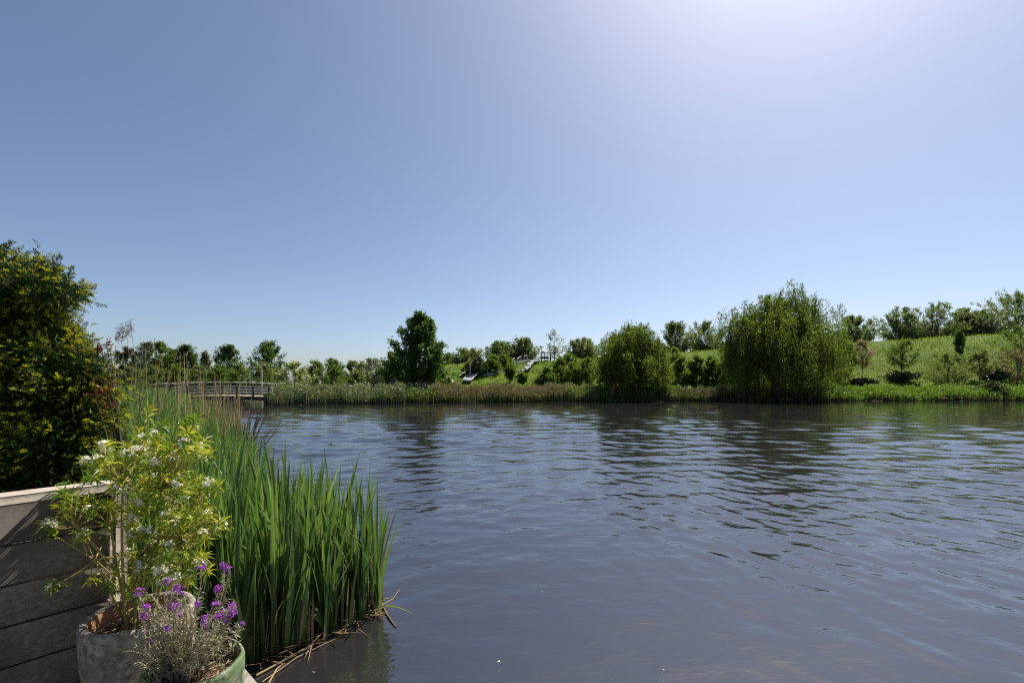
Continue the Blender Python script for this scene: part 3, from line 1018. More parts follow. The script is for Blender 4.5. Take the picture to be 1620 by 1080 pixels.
def crown(H, R, base, rng, prof="ovoid", nb=60, twigs=9, per=14, leaf=.16, up=.7, rmin=.3, jit=.5, aspect=.55, lumps=.22, droop=0.0, limb=.02, trunk=None):
    """-> foliage MB, trunk MB. Boughs leave the trunk, each carries twigs, each twig its leaves."""
    f = PROF[prof]
    t = rng.uniform(0, 1, nb) ** .85
    az = np.arange(nb) * 2.39996 + rng.normal(size=nb) * .3
    lump = 1 + lumps * np.sin(az * 3 + 5 * t + rng.uniform(0, 6)) + lumps * .7 * rng.normal(size=nb)
    rad = R * f(t) * np.clip(lump, .55, 1.3)
    zt = base + t * (H - base)
    rise = np.minimum(up * rad + .04 * H, zt - base * .55)
    z0 = np.maximum(zt - rise, base * .45)
    out = np.stack([np.cos(az), np.sin(az)], 1)
    bend = rng.normal(size=(nb, 2)) * .15
    s = rng.uniform(rmin, 1.0, (nb, twigs)) ** .8
    rr = rad[:, None] * s
    P = np.stack([out[:, None, 0] * rr + bend[:, None, 0] * rr * s, out[:, None, 1] * rr + bend[:, None, 1] * rr * s,
                  z0[:, None] + (zt - z0)[:, None] * s ** 1.25 - droop * rr * s], -1)
    dirb = np.stack([np.repeat(out[:, None, 0], twigs, 1), np.repeat(out[:, None, 1], twigs, 1), np.full((nb, twigs), up * .9)], -1)
    td = unit(unit(dirb) * .8 + rng.normal(size=(nb, twigs, 3)) * .55)
    tl = np.clip(.26 * rad, .10 * R, None)[:, None] * rng.uniform(.5, 1.3, (nb, twigs))
    u = rng.uniform(0, 1, (nb, twigs, per))
    L = P[:, :, None] + td[:, :, None] * (tl[..., None] * u)[..., None] + rng.normal(size=(nb, twigs, per, 3)) * leaf * jit
    L = L.reshape(-1, 3)
    L = L[L[:, 2] > .02 * H]
    n = len(L)
    d = unit(rand_dirs(n, rng) + np.array([0, 0, .25 - droop]))
    mb = MB()
    mb.leaves(L, d, unit(np.cross(d, rand_dirs(n, rng))), leaf * rng.uniform(.6, 1.25, n), leaf * aspect * rng.uniform(.7, 1.2, n))
    tb = MB()
    tr = trunk or max(.02, H * .017)
    k = 9
    zz = np.linspace(-.15, H * .9, k)
    wob = rng.normal(size=(k, 2)) * R * .03
    wob[0] = 0
    tb.tube(np.column_stack([wob, zz]), np.linspace(tr, tr * .15, k), 7)
    for i in range(0, nb, max(1, nb // 26)):
        a = np.array([0, 0, z0[i]])
        e = np.array([out[i, 0] * rad[i] * .9, out[i, 1] * rad[i] * .9, zt[i]])
        tb.tube(bez(a, np.array([e[0] * .55, e[1] * .55, z0[i] + (zt[i] - z0[i]) * .35]), e, 6), np.linspace(tr * .35, tr * .06, 6), 4)
    return mb, tb


TREES = []


def plant(name, label, cat, pxl, pxr, ytop, Y, mat, rng, group=None, base_px=None, extra=None, loc=None, under=.0, **kw):
    if loc is None:
        x = (pxl + pxr) / 2
        if base_px is not None:
            g = hit(x, base_px)
            Y = g[1]
        X = (x - CX) / F * Y
        loc = np.array([X, Y, float(ground_z(X, Y))])
    Y = loc[1]
    H = CH + (HY - ytop) / F * Y - loc[2]
    R = (pxr - pxl) / 2 / F * Y
    kw.setdefault("base", .12)
    b = kw.pop("base") * H
    fol, trk = crown(H, R, b, rng, **kw)
    t = thing(name, label, cat, loc, group)
    tname = "stem" if name in ("bush", "shrub", "hedge", "flowering_shrub") else "trunk"
    trk.build(tname, M["bark"], t, True)
    fol.build("foliage" if tname == "stem" else "crown", M[mat], t)
    if extra:
        em, share, size, cnt = extra
        V = np.concatenate(fol.v).reshape(-1, 4, 3)[:, 0]
        q = V / np.array([R, R, H])
        score = np.hypot(q[:, 0], q[:, 1]) + q[:, 2] * 1.2 + rng.random(len(V)) * .35
        idx = np.argsort(-score)[:int(len(V) * share)]
        idx = rng.choice(idx, min(cnt, len(idx)), replace=False)
        p = V[idx]
        d = unit(rand_dirs(len(p), rng) + np.array([0, -.2, .5]))
        mb = MB()
        mb.leaves(p + d * .05, d, unit(np.cross(d, rand_dirs(len(p), rng))), size * rng.uniform(.6, 1.2, len(p)), size * .7, .5)
        mb.build("blossom", M[em], t)
    return t


def willow(label, pxl, pxr, ytop, Y, rng, nstr, lumps, base_skirt):
    X = ((pxl + pxr) / 2 - CX) / F * Y
    g = float(ground_z(X, Y))
    H = CH + (HY - ytop) / F * Y - g
    R = (pxr - pxl) / 2 / F * Y
    t = thing("weeping_willow", label, "tree", (X, Y, g))
    tb = MB()
    tb.tube(np.array([[0, 0, -.2], [.1, 0, H * .15], [.05, .1, H * .3], [0, 0, H * .55]]), [.42, .36, .30, .14], 9)
    # domes of boughs; strands hang from them
    starts, hang = [], []
    for (lx, ly, lz, lr, wgt) in lumps:
        c = np.array([lx * R, ly * R, lz * H])
        tb.tube(bez(np.array([0, 0, H * .22]), np.array([c[0] * .5, c[1] * .5, c[2] * .8]), c + np.array([0, 0, lr * R * .4]), 8), np.linspace(.17, .03, 8), 6)
        n = int(nstr * wgt)
        a = rng.uniform(0, 6.28, n)
        rr = np.sqrt(rng.uniform(.02, 1, n))
        zz = np.sqrt(np.clip(1 - rr ** 2, 0, 1)) * .9
        p = c + np.stack([np.cos(a) * rr * lr * R, np.sin(a) * rr * lr * R, zz * lr * R * 1.0], 1)
        p += rng.normal(size=p.shape) * .12 * R
        starts.append(p)
        hang.append(np.column_stack([np.cos(a) * rr, np.sin(a) * rr]))
        for k in range(9):
            e = p[rng.integers(n)]
            tb.tube(bez(c, (c + e) / 2 + np.array([0, 0, .3]), e, 5), np.linspace(.05, .012, 5), 4)
    p0 = np.concatenate(starts)
    p0 = p0 + np.array([.35, 0, 1.0]) * (rng.uniform(0, 1, len(p0)) ** 4 * .4)[:, None] * (p0[:, 2:3] > .6 * H)
    o0 = np.concatenate(hang)
    nb = len(p0)
    # every bough tip carries a tassel of strands hanging close together
    tas = 12
    lb = np.where(rng.random(nb) < .66, rng.uniform(.82, 1.0, nb), rng.uniform(.25, .85, nb)) * np.maximum(p0[:, 2] - base_skirt, .4)
    lb = np.minimum(lb, rng.uniform(.55, .9, nb) * H)
    p = (p0[:, None] + rng.normal(size=(nb, tas, 3)) * [.16, .16, .14]).reshape(-1, 3)
    o = np.repeat(o0, tas, 0) + rng.normal(size=(nb * tas, 2)) * .15
    Ln = np.repeat(lb, tas) * rng.uniform(.45, 1.05, nb * tas)
    n = len(p)
    per = 20
    s = np.sort(rng.uniform(0, 1, (n, per)), 1)
    arch = .75 * np.sqrt(np.clip(s * 3, 0, 1)) * np.repeat(rng.uniform(.2, 1.5, nb), tas)[:, None]
    sway = np.repeat(rng.normal(size=(nb, 2)) * .09, tas, 0) + rng.normal(size=(n, 2)) * .03
    pos = np.stack([p[:, None, 0] + o[:, None, 0] * arch + (sway[:, None, 0] + .05) * Ln[:, None] * s ** 2,
                    p[:, None, 1] + o[:, None, 1] * arch + sway[:, None, 1] * Ln[:, None] * s ** 2,
                    p[:, None, 2] + .45 * np.sin(np.clip(s * 6, 0, np.pi)) * np.repeat(rng.uniform(.0, 1.5, nb), tas)[:, None] - Ln[:, None] * s], -1)
    pos = pos + rng.normal(size=pos.shape) * .04
    pos = pos.reshape(-1, 3)
    m = len(pos)
    d = unit(np.array([0, 0, -1.0]) + rng.normal(size=(m, 3)) * .5)
    fo = MB()
    fo.leaves(pos, d, unit(np.cross(d, rand_dirs(m, rng))), rng.uniform(.16, .32, m), rng.uniform(.045, .08, m))
    tb.build("trunk", M["bark"], t, True)
    fo.build("crown", M["willow"], t)
    return t


rng = np.random.default_rng(77)
willow("largest weeping willow, dark and broad, trailing to the water on the far bank", 1146, 1304, 463, 44.6, rng, 300,
       [(-.80, -.1, .60, .20, .08), (-.58, .1, .70, .24, .10), (-.32, -.2, .78, .26, .11), (-.04, .1, .82, .26, .11), (.26, -.1, .84, .26, .11), (.52, .1, .83, .24, .11), (.74, -.1, .74, .22, .10), (.84, .1, .54, .20, .07),
        (-.1, -.5, .56, .42, .12), (.35, -.5, .52, .42, .12), (-.5, -.4, .50, .38, .11), (-.70, -.2, .36, .26, .08), (0, -.6, .34, .44, .11), (.62, -.3, .36, .32, .10), (.0, .4, .45, .6, .12)], .1)
willow("smaller weeping willow, light green and rounded, in the middle of the far bank", 950, 1044, 512, 44.2, rng, 215,
       [(-.45, 0, .62, .46, .2), (-.05, 0, .78, .44, .2), (.38, .1, .80, .30, .12), (.45, -.1, .55, .48, .2), (-.1, -.35, .45, .6, .2), (.55, -.1, .3, .5, .14), (-.6, -.1, .38, .42, .14), (0, -.4, .30, .6, .16), (.5, .1, .28, .4, .1), (-.5, .2, .28, .4, .1)], .7)

PP = dict(prof="poplar", up=1.1, leaf=.20, nb=80, twigs=9, per=15, jit=.45, aspect=.7)
plant("poplar_tree", "biggest dark green poplar, standing alone at the left end of the hill", "tree", 626, 704, 495, 47, "poplar", rng, base=.04, prof="egg", up=1.0, leaf=.22, nb=210, twigs=10, per=17, jit=.5, aspect=.8, lumps=.22)
plant("deciduous_tree", "small bushy tree touching the left side of the big dark poplar", "tree", 604, 634, 557, 50, "shrub_green", rng, base=.15, leaf=.2, nb=50, up=1.0)
plant("conifer", "small dark conical conifer below the big poplar", "tree", 617, 634, 588, 47.5, "dark_leaf", rng, prof="cone", base=.03, leaf=.15, nb=50, up=.5, lumps=.1)
# far trees to the left, beyond the bridge
FL = [(184, 221, 551, 62, "dark_leaf", "round", "rounded dark tree just right of the yew, beyond the reeds"),
      (216, 248, 541, 66, "feather", "sparse", "grey feathery tree left of the leafy pair beyond the bridge"),
      (240, 270, 542, 62, "scrub", "ovoid", "tall mid-green tree beside the grey feathery one beyond the bridge"),
      (260, 284, 554, 60, "shrub_green", "ovoid", "lower green tree between the mid-green tree and the dark poplar beyond the bridge"),
      (278, 310, 545, 58, "poplar", "poplar", "dark green poplar leaning left, leftmost of the three beyond the bridge"),
      (314, 335, 558, 62, "feather", "cone", "narrow pointed pale tree between two dark poplars beyond the bridge"),
      (342, 379, 546, 60, "poplar", "poplar", "dark poplar with a bare foot, middle one of the three beyond the bridge"),
      (402, 448, 541, 58, "poplar", "poplar", "dark poplar with twin tops behind the lamp post of the bridge")]
for (a, b, yt, Y, m, pf, lab) in FL:
    plant("poplar_tree" if m == "poplar" else "deciduous_tree", lab, "tree", a, b, yt, Y, m, rng, base=.18, prof=pf, leaf=.25, nb=64, twigs=8, per=13, up=1.0 if m != "dark_leaf" else .6)
# scrub row behind the bridge and along the left of the hill
SCR = [(186, 232, 582, 50, "scrub", "olive scrub bush just right of the yew behind the dry reeds"),
       (228, 262, 578, 52, "scrub", "olive scrub bush at the hidden left end of the footbridge"),
       (262, 300, 576, 51, "shrub_green", "green scrub bush behind the left half of the footbridge"),
       (296, 334, 580, 50, "scrub", "grey-green scrub bush behind the middle of the footbridge"),
       (328, 366, 578, 49, "shrub_green", "green scrub bush below the middle poplar beyond the bridge"),
       (360, 400, 579, 48, "scrub", "grey-green scrub bush left of the lamp post at the bridge"),
       (392, 442, 574, 48, "scrub", "broad grey-green scrub bush behind the lamp post at the bridge"),
       (478, 522, 572, 51, "scrub", "wide pale willow scrub right of the first cream hawthorn"),
       (505, 548, 568, 53, "scrub", "tallest pale willow scrub between the two cream hawthorns"),
       (510, 556, 580, 49, "shrub_green", "lower green bush in front of the pale willow scrub"),
       (542, 578, 570, 58, "scrub", "far pale scrub behind the second cream hawthorn"),
       (566, 612, 567, 62, "feather", "greyish scrub on the skyline left of the small bushy tree"),
       (588, 618, 582, 52, "feather", "low pinkish-grey scrub at the foot of the small bushy tree")]
for (a, b, yt, Y, m, lab) in SCR:
    plant("bush", lab, "bush", a, b, yt, Y, m, rng, group="scrub along the left far bank", base=.03, prof="bush", leaf=.19, nb=60, twigs=8, per=12, up=1.0, lumps=.15)
HW = [(444, 488, 574, 47.5, 0.05, "cream-flowering hawthorn just right of the footbridge"),
      (557, 588, 573, 51, .2, "second cream-flowering hawthorn, between the willow scrub and the small bushy tree"),
      (684, 711, 580, 50, .35, "small cream-flowering hawthorn on a bare stem right of the big dark poplar"),
      (620, 636, 592, 46.5, .1, "smallest cream-flowering hawthorn, tucked beside the dark little conifer")]
for (a, b, yt, Y, bs, lab) in HW:
    plant("flowering_shrub", lab, "shrub", a, b, yt, Y, "shrub_yellow" if bs < .1 else "shrub_green", rng, group="cream-flowering hawthorns", base=bs, prof="round", leaf=.17, nb=50, twigs=8, per=11, up=.7, extra=("blossom", .5, .2, 380))

# trees on the crest of the hill
CR = [(718, 762, 551, 84, "round", "rounded grey-green tree on the crest, first right of the big dark poplar"),
      (770, 814, 540, 86, "poplar", "left one of the close pair of pale poplars on the crest above the handrails"),
      (806, 850, 536, 86, "poplar", "right one of the close pair of pale poplars on the crest above the handrails"),
      (700, 716, 562, 90, "round", "far small tree on the crest showing beside the big dark poplar"),
      (897, 945, 535, 82, "poplar", "loose open poplar on the crest left of the smaller willow"),
      (1046, 1092, 508, 88, "poplar", "grey-green crest poplar just right of the smaller willow"),
      (1084, 1146, 509, 90, "poplar", "broad grey-green crest poplar between the two willows"),
      (1322, 1380, 500, 84, "ovoid", "crest tree showing just right of the largest willow"),
      (1398, 1452, 486, 88, "poplar", "left tree of the broad dense clump on the crest at right"),
      (1440, 1512, 479, 88, "poplar", "right, taller tree of the broad dense clump on the crest at right"),
      (1508, 1538, 488, 90, "poplar", "slim crest tree just right of the broad dense clump"),
      (1530, 1572, 492, 88, "ovoid", "lower crest tree next to the tallest one at the right edge"),
      (1558, 1660, 462, 84, "poplar", "tallest crest tree, cut by the right edge of the photo")]
for (a, b, yt, Y, pf, lab) in CR:
    R = (b - a) / 2 / F * Y
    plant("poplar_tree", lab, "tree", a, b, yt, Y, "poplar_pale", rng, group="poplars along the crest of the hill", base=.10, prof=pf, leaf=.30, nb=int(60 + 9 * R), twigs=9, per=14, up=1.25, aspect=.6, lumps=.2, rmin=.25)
plant("birch_tree", "thin see-through silvery birch on the crest right of the small viewing platform", "tree", 864, 890, 522, 70, "feather", rng, base=.15, prof="column", leaf=.22, nb=26, twigs=6, per=7, up=1.2, lumps=.3, jit=.8)

# shrubs on the slope
SL = [(742, 770, 566, 592, "dark_leaf", "dark bush behind the lamp post beside the lower slide"),
      (764, 792, 563, 590, "shrub_green", "green bush left of the handrails on the slope"),
      (784, 812, 562, 584, "shrub_green", "green bush just below the left pale poplar on the crest"),
      (732, 752, 572, 590, "shrub_yellow", "yellow-green bush at the top left of the lower slide"),
      (872, 900, 568, 600, "shrub_green", "leafy green bush right of the upper slide"),
      (892, 918, 575, 604, "shrub_yellow", "yellow-green bush between the upper slide and the smaller willow"),
      (884, 912, 560, 578, "shrub_green", "bush under the loose open poplar on the crest"),
      (850, 880, 582, 606, "shrub_green", "low green bush below the upper slide"),
      (912, 944, 566, 604, "shrub_green", "green bush touching the left side of the smaller willow"),
      (1054, 1082, 550, 600, "shrub_yellow", "bright yellow-green bush touching the right side of the smaller willow"),
      (1030, 1072, 582, 609, "shrub_green", "low green bush at the right foot of the smaller willow"),
      (1306, 1346, 534, 605, "shrub_yellow", "tall yellow-green bush touching the right side of the largest willow"),
      (1402, 1446, 588, 602, "dark_leaf", "low dark bush round the foot of the staked sapling"),
      (1560, 1588, 585, 602, "dark_leaf", "low dark bush left of the pink-grey bare tree"),
      (1578, 1650, 516, 597, "shrub_green", "big leafy shrub cut by the right edge, below the tallest crest tree"),
      (1350, 1380, 600, 608, "dark_leaf", "flat dark low bush between the two young trees beside the largest willow")]
for (a, b, yt, yb_, m, lab) in SL:
    plant("bush", lab, "bush", a, b, yt, 0, m, rng, base_px=yb_, base=.03, prof="bush", leaf=.19, nb=54, twigs=8, per=12, up=.9, lumps=.2)
HG = [(1064, 1092, 566), (1088, 1116, 564), (1112, 1140, 565), (1134, 1164, 568)]
HL = ["left end bush of the dark clipped-looking thicket between the willows", "second bush from the left in the thicket between the willows", "third bush from the left in the thicket between the willows", "right end bush of the thicket, against the largest willow"]
for (a, b, yt), lab in zip(HG, HL):
    plant("bush", lab, "bush", a, b, yt, 49, "shrub_green", rng, group="thicket between the willows", base=.25, prof="mound", leaf=.19, nb=64, twigs=9, per=13, up=.8, extra=("shrub_yellow", .3, .2, 500))
plant("bush", "airy many-stemmed bush standing alone on the slope at right", "bush", 1466, 1532, 560, 0, "scrub", rng, base_px=606, base=.03, prof="bush", leaf=.18, nb=80, twigs=7, per=9, up=1.1, rmin=.3, lumps=.3)
for (a, b, yt, lab) in ((1158, 1212, 578, 'dark undergrowth bush beneath the left half of the largest willow'), (1205, 1262, 574, 'dark undergrowth bush beneath the middle of the largest willow'), (1255, 1312, 580, 'dark undergrowth bush beneath the right half of the largest willow')):
    plant('bush', lab, 'bush', a, b, yt, 46.2, 'shrub_green', rng, group='undergrowth beneath the largest willow', base=.03, prof='bush', leaf=.19, nb=60, twigs=8, per=12, up=.8)
SP = [(1330, 1354, 540, 602, "shrub_green", .42, "dark little tree with a bare stem right of the yellow-green bush", "ovoid", None),
      (1350, 1378, 538, 600, "pinkish", .4, "young tree with pinkish-cream foliage beside the dark little tree", "ovoid", ("blossom", .5, .16, 200)),
      (1406, 1446, 538, 596, "shrub_green", .38, "staked young sapling with a rounded crown alone on the slope", "round", None),
      (1532, 1566, 552, 604, "scrub", .35, "thin leaning sapling right of the airy many-stemmed bush", "round", None),
      (1582, 1636, 552, 607, "pinkish", .2, "nearly leafless pink-grey tree at the right edge", "round", None),
      (800, 814, 577, 606, "shrub_green", .3, "thin sapling in front of the handrails on the slope", "ovoid", None),
      (818, 834, 590, 612, "shrub_green", .4, "thin sapling below the foot of the upper slide", "ovoid", None)]
for (a, b, yt, yb_, m, bs, lab, pf, ex) in SP:
    plant("sapling", lab, "tree", a, b, yt, 0, m, rng, base_px=yb_, base=bs, prof=pf, leaf=.19, nb=50, twigs=7, per=11 if m != "pinkish" else 7, up=.9, lumps=.25, trunk=.06, extra=ex)
plant("conifer", "narrow dark columnar conifer on the slope below the crest at right", "tree", 1512, 1523, 523, 0, "poplar", rng, base_px=561, base=.06, prof="column", leaf=.17, nb=60, twigs=7, per=11, up=1.3, lumps=.1)

# ------------------------------------------------------------------ reeds and plants along the far shore
HSC = .50


def far_reeds(px0, px1, s0, s1, n, h0, h1, w, m, label, lean=.12, cat="reeds", name="reed_bed", tip=.1):
    px = rng.uniform(px0, px1, n)
    k = (px - CX) / F
    # the shore under each line of sight, then a step inland
    ys = np.linspace(30, 56, 700)
    sh = np.array([ys[np.argmax(np.interp(kk * ys, FARX, FARY) <= ys)] for kk in k])
    y = sh + .2 + rng.uniform(s0, s1, n) + .22 * np.sin(px * .11) + .18 * np.sin(px * .037 + 1)
    clump = 1 + .13 * np.sin(px * .21 + 1) + .10 * np.sin(px * .073)
    xy = np.column_stack([k * y, y])
    b = MB()
    b.blades(gpts(xy, 0, -.2), HSC * rng.uniform(h0, h1, n) * clump, np.abs(rng.normal(0, lean, n)) + .02, rng.uniform(0, 6.28, n), w * rng.uniform(.6, 1.2, n), rng, 3, 1.9, False, tip)
    q = rng.integers(0, n, int(n * .8))
    lp = gpts(xy, 0, -.2)[q]
    lp[:, 2] += HSC * h1 * clump[q] * rng.uniform(.45, 1.0, len(q))
    lp[:, :2] += rng.normal(size=(len(q), 2)) * .08
    ld = unit(rng.normal(size=(len(q), 3)) * [1, 1, .6] + np.array([.25, 0, .35]))
    b.leaves(lp, ld, unit(np.cross(ld, rand_dirs(len(q), rng))), rng.uniform(.18, .4, len(q)), w * .8, .4)
    return b.build(name, M[m], label=label, cat=cat, kind="stuff")


far_reeds(418, 640, -.5, 2.6, 5200, 1.2, 2.1, .075, "reed_grey", "blue-green reed bed along the far bank right of the footbridge")
far_reeds(540, 720, -.4, 3.0, 2400, .7, 1.35, .07, "reed_green", "lower green plants along the far bank below the big dark poplar", cat="bank plants", name="bank_plants")
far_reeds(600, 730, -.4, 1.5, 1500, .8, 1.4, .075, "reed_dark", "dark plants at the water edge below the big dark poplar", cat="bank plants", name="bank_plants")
far_reeds(685, 950, -.5, 4.5, 8200, 1.2, 2.05, .065, "reed_brown", "brown dry reed bed below the slides on the far bank")
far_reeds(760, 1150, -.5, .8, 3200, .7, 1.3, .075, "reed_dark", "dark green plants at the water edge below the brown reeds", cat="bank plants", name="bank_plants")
far_reeds(895, 1075, -.3, 4.0, 4200, 1.1, 1.9, .07, "reed_green", "bright green reed bed at the foot of the smaller willow")
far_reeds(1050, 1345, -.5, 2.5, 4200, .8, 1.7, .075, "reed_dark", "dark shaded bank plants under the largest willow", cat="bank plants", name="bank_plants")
far_reeds(1040, 1190, -.4, 2.2, 1300, 1.0, 1.7, .065, "reed_brown", "brown and green reeds left of the largest willow")
far_reeds(1300, 1640, -.5, 4.2, 9000, 1.05, 1.85, .07, "reed_green", "bright green reed bed along the right of the far bank")
far_reeds(1300, 1640, -.5, .3, 1400, .5, 1.0, .07, "reed_brown", "dry brown reed feet at the water edge on the right of the far bank")
far_reeds(964, 1020, .5, 2.8, 420, 1.9, 2.9, .04, "dry", "tall brown reed stalks in front of the smaller willow")
n = 520
px = rng.uniform(964, 1020, n)
y = 44.3 + rng.uniform(-.6, 1.2, n)
P = np.column_stack([(px - CX) / F * y, y, CH - (595 + rng.normal(size=n) * 6 + np.abs(px - 992) * .22 - HY) / F * y])
d = unit(np.array([.3, 0, .8]) + rng.normal(size=(n, 3)) * .4)
MB().leaves(P, d, unit(np.cross(d, rand_dirs(n, rng))), .45, .11).build("reed_plumes", M["plume"], label="purplish brown reed plumes in front of the smaller willow", cat="reed plumes", kind="stuff")
t = thing("bush", "dark dense clump at the water edge by the right end of the reed bed", "bush", (W(1588, 630, 44.5)[0], 45.6, .1))
f_, k_ = crown(1.75, 1.25, .05, rng, "bush", 70, 9, 12, .16, .9)
k_.build("stem", M["bark"], t, True)
f_.build("foliage", M["reed_dark"], t)
t = thing("bush", "dark rounded bush at the water edge below the big dark poplar", "bush", (W(634, 620, 40)[0], 40.6, .25))
f_, k_ = crown(1.3, .75, .05, rng, "bush", 60, 8, 11, .14, .9)
k_.build("stem", M["bark"], t, True)
f_.build("foliage", M["dark_leaf"], t)
# cow parsley heads
n = 520
px = np.concatenate([rng.uniform(560, 690, 300), rng.uniform(432, 452, 120), rng.uniform(640, 680, 100)])
y = np.concatenate([rng.uniform(43, 47, 300), rng.uniform(36.5, 38, 120), rng.uniform(44, 46, 100)])
z = np.concatenate([CH - (609 + rng.normal(size=300) * 2.2 - HY) / F * y[:300], CH - (627 + rng.normal(size=120) * 4 - HY) / F * y[300:420], CH - (607 + rng.normal(size=100) * 2 - HY) / F * y[420:]])
P = np.column_stack([(px - CX) / F * y, y, np.maximum(z, .3)])
d = unit(rng.normal(size=(n, 3)) * [1, 1, .3])
cp_ = MB().leaves(P, d, unit(np.cross(d, UP + rng.normal(size=(n, 3)) * .4)), rng.uniform(.08, .2, n), .12, .5)
gz_ = ground_z(P[:, 0], P[:, 1])
cp_.blades(np.column_stack([P[:, :2], gz_]), P[:, 2] - gz_ + .02, .02, rng.uniform(0, 6, n), .03, rng, 1, 1, False, .6)
cp_.build("cow_parsley", M["blossom"], label="white cow parsley heads on the far bank below the big dark poplar", cat="wild flowers", kind="stuff")

# ------------------------------------------------------------------ grass on the hill and banks
n = 52000
ang = rng.uniform(-.98, 1.2, n)
y = 46 + 40 * rng.uniform(0, 1, n) ** 1.3
xy = np.column_stack([ang * y, y])
ok = (np.interp(xy[:, 0], FARX, FARY) + 3 < y)
xy = xy[ok]
n = len(xy)
patch = .55 + .45 * np.sin(xy[:, 0] * .7 + 2 * np.sin(xy[:, 1] * .35)) * np.sin(xy[:, 1] * .8 + xy[:, 0] * .2)
gr = MB()
gr.blades(gpts(xy), rng.uniform(.07, .24, n) * (.5 + 1.0 * patch), np.abs(rng.normal(.25, .25, n)), rng.uniform(0, 6.28, n), rng.uniform(.06, .16, n), rng, 2, 1.6, False, .1)
xy = in_poly([(-3, 2.2), (-9, 8), (-30, 30), (-60, 34), (-20, 6), (-6, 1)], 9000, rng)
gr.blades(gpts(xy), rng.uniform(.2, .6, 9000), np.abs(rng.normal(.25, .25, 9000)), rng.uniform(0, 6.28, 9000), .03, rng, 2, 1.6, False, .1)
wx_ = in_poly([(-12, 52), (75, 50), (110, 74), (-6, 72)], 420, rng)
hw = MB()
c_ = gpts(wx_)
q_ = np.repeat(c_, 26, 0) + rng.normal(size=(420 * 26, 3)) * np.repeat(rng.uniform(.08, .55, 420), 26)[:, None] * [1, 1, .35] + [0, 0, .12]
d_ = unit(rng.normal(size=q_.shape) + [0, 0, .6])
hw.leaves(q_, d_, unit(np.cross(d_, rand_dirs(len(q_), rng))), rng.uniform(.1, .24, len(q_)), .09)
hw.build("hillside_weeds", M["shrub_green"], label="low clumps of darker weeds scattered over the grassy hillside", cat="weeds", kind="stuff")
gr.build("grass", M["grass"], label="rough green grass on the hillside and the left bank", cat="grass", kind="stuff")

# ------------------------------------------------------------------ footbridge
BA, BB = np.array([-26.5, 33.2]), np.array([-18.6, 35.4])
bd = (BB - BA) / np.linalg.norm(BB - BA)
bn = np.array([-bd[1], bd[0]])
BLEN = float(np.linalg.norm(BB - BA))
fb = thing("footbridge", "timber footbridge with pale slatted railings over the side channel at left", "bridge", (BA[0], BA[1], 0))


def bz(s):
    return .62 + .16 * (1 - ((s / BLEN - .52) / .52) ** 2)


def bp(s, side, z):
    q = bd * s + bn * side
    return np.array([q[0], q[1], bz(s) + z])


SS = np.linspace(0, BLEN, 15)
dk, gd = MB(), [MB(), MB()]
for a, b in zip(SS[:-1], SS[1:]):
    dk.bar(bp(a, 1.0, -.03), bp(b, 1.0, -.03), 2.0, .05)
    for gi_, sd_ in enumerate((.12, 1.88)):
        gd[gi_].bar(bp(a, sd_, -.20), bp(b, sd_, -.20), .12, .26)
dk.build("deck_boards", M["bridge_wood"], fb)
for g_ in gd:
    g_.build("girder", M["dark_metal"], fb)
for sd_ in (-.02, 2.02):
    rl = MB()
    for h_ in (.22, .45, .68):
        for a, b in zip(SS[:-1], SS[1:]):
            rl.bar(bp(a, sd_, h_), bp(b, sd_, h_), .035, .125)
    rl.build("railing", M["bridge_wood"], fb)
    hr = MB()
    for a, b in zip(SS[:-1], SS[1:]):
        hr.bar(bp(a, sd_, 1.0), bp(b, sd_, 1.0), .16, .07)
    hr.build("handrail", M["bridge_wood"], fb)
    for s_ in np.linspace(.25, BLEN - .25, 8):
        MB().bar(bp(s_, sd_ + (-.07 if sd_ < 1 else .07), -.3), bp(s_, sd_ + (-.07 if sd_ < 1 else .07), .97), .10, .10).build("post", M["bridge_dark"], fb)
for s_ in (2.6, 5.6):
    for sd_ in (.3, 1.7):
        MB().tube([bp(s_, sd_, -2.2), bp(s_, sd_, -.3)], .12, 8).build("pile", M["bridge_dark"], fb)
ab = MB().box(np.array([BLEN * bd[0] + bn[0] * 1.0 - bd[0] * .3, BLEN * bd[1] + bn[1] * 1.0 - bd[1] * .3, .0]), (.5, 2.3, 1.0), np.array([[bd[0], bd[1], 0], [bn[0], bn[1], 0], [0, 0, 1]]))
ab.build("abutment", M["bridge_dark"], fb)


# ------------------------------------------------------------------ lamp posts, slides, stair, platform on the hill
def lamp(label, px, ytop, ybase, Y=None):
    g = hit(px, ybase) if Y is None else np.array([(px - CX) / F * Y, Y, float(ground_z((px - CX) / F * Y, Y))])
    H = CH + (HY - ytop) / F * g[1] - g[2]
    t = thing("lamp_post", label, "lamp post", g, "lamp posts in the park")
    MB().tube([[0, 0, -.1], [0, 0, H * .5], [0, 0, H - .12]], [.075, .065, .055], 8).build("pole", M["pale_metal"], t)
    b = MB().lathe((0, 0, H - .14), [(.05, 0), (.09, .02), (.30, .08), (.32, .12), (.26, .15), (.001, .16)], 14)
    b.build("lamp_head", M["steel"], t)


lamp("lamp post standing at the right end of the footbridge", 414, 577, 617, 38.5)
lamp("lamp post beside the lower slide on the slope", 744, 570, 597)
lamp("lamp post on the crest beside the small viewing platform", 857, 548, 566)
lamp("lamp post in front of the right side of the big dark poplar", 684, 576, 606)


